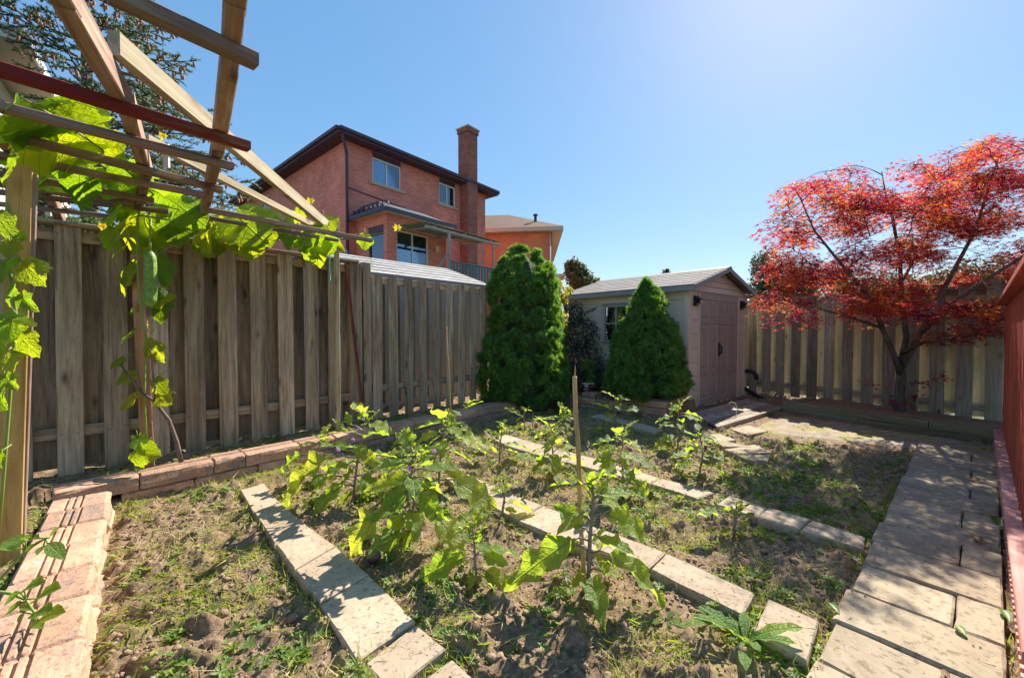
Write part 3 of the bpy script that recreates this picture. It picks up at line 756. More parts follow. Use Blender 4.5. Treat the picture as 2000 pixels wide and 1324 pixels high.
# wall lanterns
for x in (.20, 1.95):
    l = MB(); l.box2((x - .05, -.02, 1.57), (x + .05, .003, 1.72)); l.add([(x - .055, -.02, 1.72), (x + .055, -.02, 1.72), (x + .055, -.10, 1.66), (x - .055, -.10, 1.66), (x - .05, -.02, 1.59), (x + .05, -.02, 1.59), (x + .05, -.09, 1.60), (x - .05, -.09, 1.60)],
        [(0, 1, 2, 3), (4, 7, 6, 5), (0, 4, 5, 1), (3, 2, 6, 7), (0, 3, 7, 4), (1, 5, 6, 2)])
    lo = sp('lantern', l, M['black']); g = MB(); g.box2((x - .04, -.094, 1.585), (x + .04, -.03, 1.598)); g.box2((x - .04, -.105, 1.605), (x + .04, -.0965, 1.65)); sp('lamp_lens', g, M['lampglass'], lo)
# side wall panels (towards the spruces): x = 0 face
WY0, WY1, WZ0, WZ1 = 1.02, 1.58, 1.02, 1.62
ycuts = [.07, .40, .98, 1.62, 2.0, SDp - .05]; zc = [.05, .36, .67, .98, 1.30, 1.66]
for a, b in zip(ycuts[:-1], ycuts[1:]):
    for c, d in zip(zc[:-1], zc[1:]):
        if a >= .9 and b <= 1.7 and c >= .9: continue
        m = MB(); m.box2((.004, a + .004, c + .004), (.03, b - .004, d - .004)); sp('wall_panel', m, M['resin'])
m = MB(); m.box2((-.002, .07, 1.668), (.03, SDp, 1.80)); sp('wall_panel', m, M['resin'])
for y in (0.0, SDp - .06): m = MB(); m.box2((-.012, y + .001, .02), (.019, y + .066, EV - .01)); sp('corner_post', m, M['resin'])
m = MB(); m.box2((.006, 1.60, .98), (.03, 1.62, 1.66)); m.box2((.006, .982, .98), (.03, 1.0, 1.66)); sp('wall_panel', m, M['resin'])
# window with two by two panes and a louvred shutter
wn = MB(); fr = .03
for a, b in (((-.02, 1.03, 1.0), (.012, 1.53, 1.03)), ((-.02, 1.03, 1.60), (.012, 1.53, 1.63)), ((-.02, 1.03, 1.03), (.012, 1.06, 1.60)), ((-.02, 1.50, 1.03), (.012, 1.53, 1.60)),
             ((-.012, 1.27, 1.03), (.008, 1.29, 1.60)), ((-.0125, 1.06, 1.305), (.0075, 1.27, 1.325)), ((-.0125, 1.29, 1.305), (.0075, 1.50, 1.325))): wn.box2(a, b)
M['winframe'] = flat('shed_window_frame', (.40, .36, .34), .5)
wo_ = sp('window', wn, M['winframe'])
for a, b in ((1.06, 1.27), (1.29, 1.50)):
    for c, d in ((1.03, 1.305), (1.325, 1.60)):
        m = MB(); m.box2((-.002, a, c), (.002, b, d)); sp('pane', m, M['glass'], wo_)
m = MB(); m.box2((-.03, 1.0, 1.63), (.01, 1.56, 1.655)); sp('head_trim', m, M['fascia'], wo_); m = MB(); m.box2((-.035, 1.0, .975), (.01, 1.56, 1.0)); sp('sill', m, M['fascia'], wo_)
m = MB(); m.box2((.012, 1.03, 1.0), (.0185, 1.53, 1.63)); sp('backing', m, M['interior'], wo_)
st = MB(); st.box2((-.012, 1.60, 1.0), (.006, 1.625, 1.64)); st.box2((-.012, 1.80, 1.0), (.006, 1.825, 1.64)); st.box2((-.012, 1.625, 1.0), (.006, 1.80, 1.03)); st.box2((-.012, 1.625, 1.61), (.006, 1.80, 1.64)); st.box2((0, 1.625, 1.03), (.005, 1.80, 1.61))
M['shutter'] = flat('shutter_resin', (.66, .56, .50), .6, .05)
so = sp('shutter', st, M['shutter'])
for k in range(15):
    m = MB(); z = 1.035 + k * .038; m.add([(0, 1.626, z + .035), (0, 1.799, z + .035), (-.011, 1.799, z + .008), (-.011, 1.626, z + .008), (0, 1.626, z + .03), (0, 1.799, z + .03), (-.011, 1.799, z), (-.011, 1.626, z)],
        [(0, 1, 2, 3), (4, 7, 6, 5), (3, 2, 6, 7), (0, 3, 7, 4), (1, 5, 6, 2)]); sp('slat', m, M['shutter'], so)
# roof: two slopes laid in overlapping courses
ov = .11; sl = (RG - EV) / (SW / 2)
for sgn in (0, 1):
    rf = MB(); NC = 8; ext = SW / 2 + ov
    for k in range(NC):
        a = ext * k / NC; b = ext * (k + 1) / NC + .015
        def pt(h, y, lift):
            x = SW / 2 + (h if sgn else -h); return V((x, y, RG + .03 - h * sl + lift))
        Ls = []
        for y in (-.13, SDp + .13):
            Ls.append([pt(a, y, .012), pt(b, y, .018), pt(b, y, .004), pt(a, y, -.004)])
        A, B = Ls; L_ = SDp + .26
        o = .137 * k; uv = [(0, -a), (L_, -a), (L_, -b), (0, -b)]
        rf.add([A[0], B[0], B[1], A[1], A[3], B[3], B[2], A[2]], [(0, 1, 2, 3), (4, 7, 6, 5), (3, 2, 6, 7), (0, 3, 7, 4), (1, 5, 6, 2)], [uv, uv, [(0, 0), (L_, 0), (L_, .01), (0, .01)], [(0, 0)] * 4, [(0, 0)] * 4])
    sp('roof_panel', rf, M['shedroof'])
    fb = MB(); e = ext + .005
    for y in (-.145, SDp + .125):
        xs_ = [SW / 2, SW / 2 + (e if sgn else -e)]
        fb.add([(xs_[0], y, RG + .035), (xs_[1], y, RG + .035 - e * sl), (xs_[1], y, RG - .035 - e * sl), (xs_[0], y, RG - .035), (xs_[0], y + .02, RG + .035), (xs_[1], y + .02, RG + .035 - e * sl), (xs_[1], y + .02, RG - .035 - e * sl), (xs_[0], y + .02, RG - .035)],
               [(0, 1, 2, 3), (4, 7, 6, 5), (0, 4, 5, 1), (3, 2, 6, 7), (1, 5, 6, 2)])
    xe = SW / 2 + (e if sgn else -e); fb.box2((xe - .008, -.145, RG - e * sl - .045), (xe + .012, SDp + .145, RG - e * sl + .028))
    sp('fascia', fb, M['fascia'])
m = MB(); m.add([(SW / 2 - .09, -.15, RG + .02), (SW / 2, -.15, RG + .055), (SW / 2 + .09, -.15, RG + .02), (SW / 2 - .09, SDp + .15, RG + .02), (SW / 2, SDp + .15, RG + .055), (SW / 2 + .09, SDp + .15, RG + .02)], [(0, 1, 4, 3), (1, 2, 5, 4), (0, 2, 1), (3, 4, 5)]); sp('ridge_cap', m, M['fascia'])

# ---- ramp of planks at the shed door
rq = [G(1352, 806, .06), G(1458, 779, .06), G(1529, 795, .06), G(1402, 833, .06)]
rp = root('wooden_ramp', 'weathered plywood and plank ramp in front of the shed doors', 'ramp', rq[0].lerp(rq[2], .5) - V((0, 0, .06)))
nb = 6
for k in range(nb):
    a = rq[0].lerp(rq[3], (k + .02) / nb); b = rq[1].lerp(rq[2], (k + .02) / nb); a2 = rq[0].lerp(rq[3], (k + .97) / nb); b2 = rq[1].lerp(rq[2], (k + .97) / nb)
    m = MB(); m.prism([a, b, b2, a2], .035, .06 + random.uniform(-.003, .003)); m.build('plank', M['ramp'], rp)
ee = (rq[2] - rq[3]).normalized()
plank('side_board', rq[3] + V((0, 0, -.03)) - ee * .02, rq[2] + V((0, 0, -.03)), .07, .03, M['ramp'], rp, up=(ee.y, -ee.x, 0))

# ---- black drain pipes behind the shed corner
M['pipe'] = flat('black_pipe', (.02, .02, .024), .45)
a = PY(1468, 722, 7.4); m = MB()
m.tube([PY(1450, 726, 7.5), PY(1460, 724, 7.45), PY(1470, 726, 7.4), PY(1476, 732, 7.37), PY(1478, 741, 7.35)], .038, 9)
tag(m.build('drain_pipe', M['pipe'], smooth=True), 'black curved pipe end beside the shed corner', 'pipe')
m = MB(); m.tube([PY(1452, 756, 7.5), PY(1470, 768, 7.3), PY(1497, 783, 7.0)], .036, 9); tag(m.build('drain_pipe', M['pipe'], smooth=True), 'straight black pipe lying by the back fence', 'pipe')
m = MB(); m.tube([PY(1452, 775, 7.4), PY(1490, 788, 7.0)], .02, 7); tag(m.build('garden_pole', M['twig']), 'thin grey pole lying under the black pipe', 'pole')
m = MB(); b = G(1437, 812, .06); m.tube([b, b + V((.02, 0, .10)), b + V((-.01, 0, .17)), b + V((-.06, 0, .19)), b + V((-.10, 0, .16))], .006, 5)
M['whitewire'] = flat('pale_wire', (.6, .68, .62), .5); tag(m.build('bent_wire', M['whitewire']), 'pale bent wire hook standing on the ramp', 'wire')

# ================================================================== HOUSES
def wall_holes(mb, o, d, L, z0, z1, holes, depth=.1, n=None):
    """wall rectangle from o along d with rectangular holes (a, b, za, zb), reveals pushed in by depth along -n"""
    xs = sorted({0, L} | {h[0] for h in holes} | {h[1] for h in holes}); zs = sorted({z0, z1} | {h[2] for h in holes} | {h[3] for h in holes})
    P = lambda a, z, k=0: V((o.x + d.x * a - (n.x * k if n else 0), o.y + d.y * a - (n.y * k if n else 0), z))
    for i in range(len(xs) - 1):
        for j in range(len(zs) - 1):
            a, b, c, e = xs[i], xs[i + 1], zs[j], zs[j + 1]; ca, cz = (a + b) / 2, (c + e) / 2
            if any(h[0] < ca < h[1] and h[2] < cz < h[3] for h in holes): continue
            mb.quad(P(a, c), P(b, c), P(b, e), P(a, e), [(a, c), (b, c), (b, e), (a, e)])
    for h in holes:
        a, b, c, e = h
        for (p, q) in (((a, c), (b, c)), ((b, c), (b, e)), ((b, e), (a, e)), ((a, e), (a, c))):
            mb.quad(P(*p), P(*q), P(*q, depth), P(*p, depth), [(0, 0), (.2, 0), (.2, .1), (0, .1)])
def window(parent, o, d, n, a, b, z0, z1, inset=.07, curtains=(), frame='white', split=True, sill=True, fw=.05):
    P = lambda x, z, k: V((o.x + d.x * x + n.x * k, o.y + d.y * x + n.y * k, z))
    Mx = Matrix((d, n, V((0, 0, 1)))).transposed().to_4x4(); Mx.translation = V((o.x, o.y, 0))
    m = MB(); y0, y1 = -inset - .04, -inset + .03
    for A, B in (((a, y0, z0), (b, y1, z0 + fw)), ((a, y0, z1 - fw), (b, y1, z1)), ((a, y0, z0 + fw), (a + fw, y1, z1 - fw)), ((b - fw, y0, z0 + fw), (b, y1, z1 - fw))): m.box2(A, B)
    mid = (a + b) / 2
    if split: m.box2((mid - fw * .45, y0, z0 + fw), (mid + fw * .45, y1 - .004, z1 - fw))
    wd = m.build('window', M[frame], parent, M=Mx.copy())
    segs = [(a + fw, mid - fw * .45), (mid + fw * .45, b - fw)] if split else [(a + fw, b - fw)]
    for k, (p, q) in enumerate(segs):
        m = MB(); m.box2((p, -inset - .008, z0 + fw), (q, -inset - .002, z1 - fw)); m.build('pane', M['glass'], wd, M=Mx.copy())
        if k in curtains or ('h' in curtains and k == 1):
            m = MB(); x = p; i = 0; q_ = q if k in curtains else p + (q - p) * .3
            nn = 9; st = (q_ - p) / nn
            for i in range(nn):
                k0, k1 = (-inset - .12, -inset - .16) if i % 2 else (-inset - .16, -inset - .12)
                m.quad((p + i * st, k0, z0), (p + (i + 1) * st, k1, z0), (p + (i + 1) * st, k1, z1), (p + i * st, k0, z1))
            m.build('curtain', M['curtain'], wd, M=Mx.copy())
    m = MB(); m.box2((a, -inset - .6, z0), (b, -inset - .5, z1)); m.box2((a, -inset - .5, z0), (a + .02, y0 - .001, z1)); m.box2((b - .02, -inset - .5, z0), (b, y0 - .001, z1)); m.build('backing', M['interior'], wd, M=Mx.copy())
    if sill: m = MB(); m.box2((a - .14, -inset, z0 - .09), (b + .14, .06, z0 - .003)); m.build('sill', M['sill'], wd, M=Mx.copy())
    return wd
Z3 = V((0, 0, 1))
# ---- big red brick house
h1 = root('brick_house', 'large red brick house with dark eaves and tall chimney behind the fence', 'house', (-5.635, 14, 0))
C0 = V((-5.635, 14, 0)); dR = V((.614, .789, 0)).normalized(); dL = V((-.75, .66, 0)).normalized(); nR = V((.789, -.614, 0)).normalized(); nL = V((-.66, -.75, 0)).normalized()
WT = 7.62; LR, LL = 7.1, 11.0
m = MB()
holes = [(1.03, 2.27, 6.52, 7.61), (4.21, 5.14, 6.55, 7.61)]
wall_holes(m, C0, dR, LR, -.2, WT, holes, .1, nR)
E0 = C0 + dR * LR
m.quad(E0, E0 + dL * 8, E0 + dL * 8 + Z3 * WT, E0 + Z3 * WT, [(0, 0), (8, 0), (8, WT), (0, WT)])
wl = MB(); wall_holes(wl, C0, dL, LL, -.2, WT, [(7.2, 8.4, 6.4, 7.4), (4.0, 5.0, 2.6, 3.9)], .1, nL)
m.build('rear_wall', M['brick'], h1); wl.build('side_wall', M['brick'], h1)
window(h1, C0, dR, nR, 1.03, 2.27, 6.52, 7.42, curtains=(0, 'h')); window(h1, C0, dR, nR, 4.21, 5.14, 6.55, 7.42, curtains=(1,))
for a, b in ((1.03, 2.27), (4.21, 5.14)):
    Mx = Matrix((dR, nR, Z3)).transposed().to_4x4(); Mx.translation = C0; m = MB(); m.box2((a + .002, -.08, 7.425), (b - .002, -.03, 7.618)); m.build('lintel_panel', M['trim'], h1, M=Mx)
window(h1, C0, dL, nL, 7.2, 8.4, 6.4, 7.4); window(h1, C0, dL, nL, 4.0, 5.0, 2.6, 3.9)
# eaves: soffit boards, fascia, gutter, low hip roof
OV = .45
corner = lambda a, b: C0 + dR * a + dL * b
q = [corner(-OV, -OV), corner(LR + OV, -OV), corner(LR + OV, LL + OV), corner(-OV, LL + OV)]
m = MB(); m.prism(q, WT + .002, WT + .03); m.build('soffit', M['trim'], h1)
m = MB()
for k in range(int((LR + 2 * OV) / .25)):
    a = corner(-OV + .1 + k * .25, -OV + .03); b = corner(-OV + .1 + k * .25, -.01); m.bar(a + Z3 * (WT - .006), b + Z3 * (WT - .006), .03, .012)
for k in range(int((LL + OV) / .25)):
    a = corner(-OV + .03, k * .25); b = corner(-.01, k * .25); m.bar(a + Z3 * (WT - .006), b + Z3 * (WT - .006), .03, .012)
m.build('soffit_batten', M['trim'], h1, kind='stuff')
for A, B in ((q[0], q[1]), (q[0], q[3]), (q[1], q[2])):
    d = (B - A).normalized(); m = MB(); m.bar(A + Z3 * (WT + .07), B + Z3 * (WT + .07), .16, .03, up=(d.y, -d.x, 0)); m.build('fascia', M['trim'], h1)
    o_ = V((d.y, -d.x, 0)); o_ = o_ if o_.dot(((C0 + q[2]) / 2) - A) < 0 else -o_
    m = MB(); m.bar(A + o_ * .06 + Z3 * (WT + .12), B + o_ * .06 + Z3 * (WT + .12), .10, .09, up=o_); m.build('gutter', M['trim'], h1)
m = MB(); zc = WT + .18; rg = 1.9; a_, b_ = corner(LR / 2, LR / 2), corner(LR / 2, LL - LR / 2); ap = [p + Z3 * zc for p in q]; a_ = a_ + Z3 * (zc + rg); b_ = b_ + Z3 * (zc + rg)
m.add([*ap, a_, b_], [(0, 1, 4), (1, 2, 5, 4), (2, 3, 5), (3, 0, 4, 5)], [[(0, 0), (8, 0), (4, 4)], [(0, 0), (10, 0), (8, 4), (2, 4)], [(0, 0), (8, 0), (4, 4)], [(0, 0), (10, 0), (8, 4), (2, 4)]]); m.build('roof', M['shingle_brown'], h1)
# downspout
m = MB(); b = C0 + nR * .06 + dR * .03; m.tube([corner(-.3, -.42) + Z3 * (WT + .06), corner(-.28, -.36) + Z3 * (WT - .08), corner(-.02, -.09) + Z3 * (WT - .42), corner(.0, -.07) + Z3 * (WT - .6), corner(.0, -.07) + Z3 * 2.0], .05, 8); m.build('downspout', M['trim'], h1, smooth=True)
# chimney with flared base and cap
Mx = Matrix((dR, nR, Z3)).transposed().to_4x4(); Mx.translation = C0
def bbox(m, x0, x1, y0, y1, z0, z1):
    P = [(x0, y1), (x1, y1), (x1, y0), (x0, y0)]
    for i in range(4):
        p, q_ = P[i], P[(i + 1) % 4]; L = math.hypot(p[0] - q_[0], p[1] - q_[1])
        m.quad((*p, z0), (*p, z1), (*q_, z1), (*q_, z0), [(0, z0), (0, z1), (L, z1), (L, z0)])
    m.quad(*[(p[0], p[1], z1) for p in P], [(0, 0), (1, 0), (1, 1), (0, 1)])
ch = MB(); bbox(ch, 5.42, 6.02, -.1, .50, 3.2, 10.0); bbox(ch, 5.38, 6.06, -.14, .54, 9.85, 10.03)
ch.add([(4.75, .002, 3.0), (4.75, .5, 3.0), (5.42, .5, 3.9), (5.42, .002, 3.9), (5.42, .5, 3.0), (5.42, .002, 3.0)], [(0, 1, 2, 3), (1, 4, 2)], [[(0, 0), (.5, 0), (.5, 1), (0, 1)], [(0, 0), (.7, 0), (.7, .9)]])
bbox(ch, 5.42, 6.02, .001, .50, -.2, 3.2); bbox(ch, 4.75, 5.42, .001, .499, -.2, 3.0)
co = ch.build('chimney', M['brickdark'], h1, M=Mx.copy())
m = MB(); m.box2((5.34, -.18, 10.031), (6.1, .58, 10.09)); m.lathe([(.10, 10.09), (.10, 10.24), (.06, 10.28)], 10, Matrix.Translation((5.72, .2, 0))); m.build('chimney_cap', M['sill'], co, M=Mx.copy())
# projecting bay with skirt roof
BD = 1.8; bt0, bt1 = .35, 2.9; bz = 4.95
m = MB(); o = C0 + dR * bt0 + nR * BD; wall_holes(m, o, dR, bt1 - bt0, -.2, bz, [(.37, 1.72, 2.4, 4.5)], .1, nR)
o2 = C0 + dR * bt0; wall_holes(m, o2, nR, BD, -.2, bz, [(.75, 1.62, 3.2, 4.62)], .1, -dR)
o3 = C0 + dR * bt1 + nR * BD; m.quad(o3, o3 - nR * BD, o3 - nR * BD + Z3 * bz, o3 + Z3 * bz, [(0, 0), (BD, 0), (BD, bz), (0, bz)])
m.build('bay_wall', M['brick'], h1)
window(h1, o, dR, nR, .37, 1.72, 2.4, 4.5, sill=False); window(h1, o2, nR, -dR, .75, 1.62, 3.2, 4.4, frame='trim', split=False, sill=False)
m = MB(); Mb = Matrix((nR, -dR, Z3)).transposed().to_4x4(); Mb.translation = o2; m.box2((.752, -.08, 4.402), (1.618, -.02, 4.618)); m.build('lintel_panel', M['trim'], h1, M=Mb)
m = MB(); A = [C0 + dR * (bt0 - .3), C0 + dR * (bt0 - .3) + nR * (BD + .35), C0 + dR * (bt1 + .2) + nR * (BD + .35), C0 + dR * (bt1 + .2)]
I = [C0 + dR * (bt0 + .3), C0 + dR * (bt0 + .3) + nR * (BD - .9), C0 + dR * (bt1 - .3) + nR * (BD - .9), C0 + dR * (bt1 - .3)]
lo_ = [p + Z3 * (bz + .06) for p in A]; hi_ = [p + Z3 * (bz + .62) for p in I]
m.add(lo_ + hi_, [(0, 1, 5, 4), (1, 2, 6, 5), (2, 3, 7, 6), (4, 5, 6, 7)]); sk = m.build('bay_roof', M['slate'], h1)
m = MB(); m.prism([A[0], A[1], A[2], A[3]], bz, bz + .056); m.build('bay_soffit', M['cream'], sk)
m = MB(); m.bar(A[0] + Z3 * (bz + .03), A[1] + Z3 * (bz + .03), .12, .05, up=dR); m.bar(A[1] + Z3 * (bz + .03), A[2] + Z3 * (bz + .03), .12, .05, up=nR); m.build('bay_gutter', M['slate'], sk)
for k in range(9):                                                   # raised snow guards standing on the skirt edge
    p = A[0].lerp(A[1], .08 + k * .11) + dR * .16; m = MB(); m.box2((-.02, -.09, 0), (.02, .09, .10), Matrix.Translation(p + Z3 * (bz + .2))); m.build('roof_rib', M['trim'], sk)
m = MB(); m.bar(C0 + nR * .02 + dR * .1 + Z3 * 6.05, C0 + nR * .02 + dR * 3.2 + Z3 * 5.85, .03, .03); m.build('cable', M['trim'], h1)
m = MB(); p = o + dR * 2.05 + nR * .08 + Z3 * 4.1; m.lathe([(.02, .12), (.07, .08), (.07, -.06), (.03, -.1)], 8, Matrix.Translation(p)); m.build('wall_lamp', M['cream'], h1)

# ---- corrugated patio canopy in front of the bay
M['corr'] = flat('weathered_corrugated_sheet', (.20, .23, .18), .6, .3, 6)
M['greywood'] = flat('grey_painted_wood', (.27, .26, .23), .7)
cp0 = o + dR * .25 + nR * .05 + Z3 * 4.58; cp1 = cp0 + dR * 3.5; cpo = nR * 1.5 - Z3 * .12
cnp = root('patio_canopy', 'low corrugated canopy on thin posts beside the brick house door', 'canopy', (cp0.x, cp0.y, 2.4))
m = MB(); nn = 44
for k in range(nn):
    a = cp0.lerp(cp1, k / nn) + Z3 * (.025 if k % 2 else 0); b = cp0.lerp(cp1, (k + 1) / nn) + Z3 * (0 if k % 2 else .025)
    m.add([a, b, b + cpo, a + cpo, a - Z3 * .008, b - Z3 * .008, b + cpo - Z3 * .008, a + cpo - Z3 * .008], [(0, 1, 2, 3), (4, 7, 6, 5), (3, 2, 6, 7)])
m.build('roof_sheet', M['corr'], cnp)
for t in (.12, .5, .88): a = cp0.lerp(cp1, t) - Z3 * .06; plank('rafter', a, a + cpo, .04, .07, M['greywood'], cnp)
plank('front_beam', cp0 + cpo - Z3 * .13, cp1 + cpo - Z3 * .13, .05, .08, M['greywood'], cnp)
for t in (.28, .9): p = cp0.lerp(cp1, t) + cpo; plank('post', V((p.x, p.y, 0)), V((p.x, p.y, p.z - .16)), .08, .08, M['greywood'], cnp)
p = cp0.lerp(cp1, .28) + cpo; plank('brace', V((p.x, p.y, p.z - .75)) , V((p.x, p.y, p.z - 1.35)) - dR * .5, .04, .04, M['greywood'], cnp)
M['greenrail'] = flat('green_painted_metal', (.05, .15, .16), .5)
rl = root('deck_guardrail', 'dark green slatted guardrail above the grey shed roof', 'railing', (p.x, p.y, 2.2))
a = cp0.lerp(cp1, .3) + cpo; b = cp0.lerp(cp1, .95) + cpo; a.z = b.z = 3.42
plank('rail', a, b, .05, .05, M['greenrail'], rl)
for k in range(16): c = a.lerp(b, k / 15); plank('slat', c - Z3 * 1.2, c - Z3 * .02, .09, .025, M['greenrail'], rl, up=nR)

# ---- second brick house
K2 = V((.098 * 22, 22, 0)); d2L = V((-.99, .14, 0)).normalized(); n2 = V((-.14, -.99, 0)).normalized(); d2R = V((.05, 1, 0)).normalized()
h2 = root('brick_house', 'smaller orange brick house with brown hip roof and cream eaves', 'house', K2)
m = MB(); z2 = 6.42; wall_holes(m, K2, d2L, 11, -.2, z2, [], .1, n2); m.quad(K2, K2 + d2R * 9, K2 + d2R * 9 + Z3 * z2, K2 + Z3 * z2, [(0, 0), (9, 0), (9, z2), (0, z2)]); m.build('wall', M['brick2'], h2)
cn = lambda a, b: K2 + d2L * a + d2R * b
q = [cn(-.55, -.5), cn(11.5, -.5), cn(11.5, 9.5), cn(-.55, 9.5)]
m = MB(); m.prism(q, z2 + .002, z2 + .2); m.build('eaves', M['cream'], h2)
m = MB(); ap = [p + Z3 * (z2 + .205) for p in q]; a_ = cn(2.7, 4.5) + Z3 * (z2 + 2.3); b_ = cn(7, 4.5) + Z3 * (z2 + 2.3)
m.add([*ap, a_, b_], [(0, 1, 5, 4), (1, 2, 5), (2, 3, 4, 5), (3, 0, 4)], [[(0, 0), (12, 0), (8, 5), (5, 5)], [(0, 0), (10, 0), (5, 5)], [(0, 0), (12, 0), (8, 5), (5, 5)], [(0, 0), (10, 0), (5, 5)]]); rf2 = m.build('roof', M['shingle_brown'], h2)
m = MB(); m.tube([cn(.9, 1.2) + Z3 * (z2 + .3), cn(.9, 1.2) + Z3 * (z2 + 1.25)], .08, 8); m.tube([cn(.9, 1.2) + Z3 * (z2 + 1.25), cn(.9, 1.2) + Z3 * (z2 + 1.33)], .13, 8); m.build('vent_pipe', M['trim'], rf2)
m = MB(); p = K2 + n2 * .06 + d2L * .12; m.tube([p + Z3 * 6.42, p + Z3 * .2], .05, 8); m.build('downspout', M['cream'], h2, smooth=True)
m = MB(); Mk = Matrix((d2R, d2L, Z3)).transposed().to_4x4(); Mk.translation = K2; m.box2((.6, -.75, 4.15), (2.4, -.02, 4.3), Mk); m.box2((.6, -.5, 3.2), (2.2, -.01, 4.14), Mk); m.build('side_porch', M['cream'], h2)

# ---- pale siding house at far left
def siding(name, col):
    n = NT(name); v = n.n('TexCoord').outputs['UV']; sx = n.n('SeparateXYZ'); n.set(sx, 0, v)
    f = n.math('FRACT', n.math('MULTIPLY', sx.outputs[1], 1 / .11)); 
    c = n.mix(n.noise(v, 2, 4), [k * .95 for k in col], [k * 1.05 for k in col])
    return n.done(c, .6, n.bump(f, .8, .02), .3)
M['siding'] = siding('pale_siding', (.66, .61, .53)); M['soffit'] = flat('beige_soffit', (.40, .335, .27), .7, .05)
hc = V((-1.171 * 5.5, 5.5, 0)); dR_, dL_ = dR, dL; dR = V((.79, .62, 0)).normalized(); dL = V((-.64, .77, 0)).normalized(); K3 = hc - dR * .5 + dL * .5
h3 = root('siding_house', 'pale siding house with beige soffit at the far left edge', 'house', K3)
z3 = 4.98; m = MB(); wall_holes(m, K3, dL, 6.4, -.2, z3, [(.5, 1.0, 1.2, 2.6), (3.0, 4.1, 3.2, 4.4)], .08, V((.66, .75, 0)).normalized()); wall_holes(m, K3, -dR, 8, -.2, z3, [(.25, 1.45, 3.3, 4.75)], .08, -dL)
K4 = K3 + dL * 6.4; m.quad(K4, K4 - dR * 8, K4 - dR * 8 + Z3 * z3, K4 + Z3 * z3, [(0, 0), (8, 0), (8, z3), (0, z3)])
m.build('wall', M['siding'], h3)
window(h3, K3, dL, V((.66, .75, 0)).normalized(), .5, 1.0, 1.2, 2.6, split=False, sill=False); window(h3, K3, dL, V((.66, .75, 0)).normalized(), 3.0, 4.1, 3.2, 4.4, sill=False)
window(h3, K3, -dR, -dL, .25, 1.45, 3.3, 4.75, sill=False)
c3 = lambda a, b: K3 - dR * a + dL * b
q = [c3(-.5, -.5), c3(9, -.5), c3(9, 7), c3(-.5, 7)]
m = MB(); m.prism(q, z3 + .002, z3 + .04); m.build('soffit', M['soffit'], h3)
for A, B in ((q[0], q[1]), (q[0], q[3])):
    d = (B - A).normalized(); m = MB(); m.bar(A + Z3 * (z3 + .1), B + Z3 * (z3 + .1), .18, .06, up=(d.y, -d.x, 0)); m.build('gutter', M['white'], h3)
m = MB(); ap = [p + Z3 * (z3 + .2) for p in q]; a_ = c3(4.2, 3.2) + Z3 * (z3 + 1.6); m.add([*ap, a_], [(0, 1, 4), (1, 2, 4), (2, 3, 4), (3, 0, 4)], [[(0, 0), (9, 0), (4.5, 4)]] * 4); m.build('roof', M['shingle_grey'], h3)
m = MB(); p = K3 + V((.66, .75, 0)) * .05 + dL * .1; m.tube([p + Z3 * 4.9, p + Z3 * .1], .04, 8); m.build('downspout', M['white'], h3, smooth=True)

# ---- neighbour's grey shed roof right behind the fence
g0 = fence_pt(4.85, -.32); g1 = fence_pt(6.72, -.32); gd = FD; gn = -FN
ns = root('garden_shed', 'grey shingled shed roof rising just behind the board fence', 'shed', (g0.x, g0.y, 0))
ze, zr, wd = 1.93, 2.36, 1.25
m = MB(); NC = 6; Lg = (g1 - g0).length
for sgn in (0, 1):
    for k in range(NC):
        a, b = k / NC, (k + 1) / NC + .03
        def gp(t, s_, lift): 
            off = wd * t if sgn == 0 else 2 * wd - wd * t
            return g0 + gd * s_ + gn * off + Z3 * (ze + (zr - ze) * min(t, 1.0) + lift)
        A = [gp(a, -.1, .016), gp(a, Lg, .016), gp(min(b, 1), Lg, .004), gp(min(b, 1), -.1, .004)]
        B = [p - Z3 * .02 for p in A]
        uv = [(0, a * 1.3), (Lg, a * 1.3), (Lg, b * 1.3), (0, b * 1.3)]
        m.add(A + B, [(0, 1, 2, 3), (4, 7, 6, 5), (0, 4, 5, 1), (0, 3, 7, 4), (1, 5, 6, 2)], [uv, uv, [(0, 0), (Lg, 0), (Lg, .02), (0, .02)], [(0, 0)] * 4, [(0, 0)] * 4])
m.build('roof', M['shingle_grey'], ns)
M['vinyl'] = flat('grey_vinyl', (.42, .42, .40), .6)
m = MB(); a = g0 + gn * .12; b = g1 - gd * .12 + gn * .12; c = g1 - gd * .12 + gn * (2 * wd - .12); d = g0 + gn * (2 * wd - .12)
m.prism([a, b, c, d], -.1, ze - .02); m.build('wall', M['vinyl'], ns)
m = MB()
for s_ in (0.0, Lg - .12): 
    P = [g0 + gd * s_ + gn * .12 + Z3 * (ze - .02), g0 + gd * s_ + gn * (2 * wd - .12) + Z3 * (ze - .02), g0 + gd * s_ + gn * wd + Z3 * (zr - .05)]; m.add(P, [(0, 1, 2)])
m.build('gable', M['vinyl'], ns)
m = MB(); m.bar(g0 - gd * .1 + Z3 * (ze - .01), g1 + Z3 * (ze - .01), .05, .03, up=gn); m.build('fascia', M['fascia'], ns)
# ================================================================== TRELLIS
TZ = 2.07
tr_ = root('trellis', 'wooden lattice trellis of beams and slats over the raised bed', 'trellis', (-2.32, 1.88, .12))
def tp(px, py, z): return G(px, py, z)
# corner post
pb = G(14, 1100, .12); pt_ = PY(40, 325, pb.y)
plank('post', pb - V((0, 0, .15)), pt_, .078, .078, M['post'], tr_, up=FN)
mm = MB(); off = FD * .043 + FN * -.01; plank('side_strip', pb + off, pt_ + off - V((0, 0, .03)), .02, .09, M['slat'], tr_, up=FN)
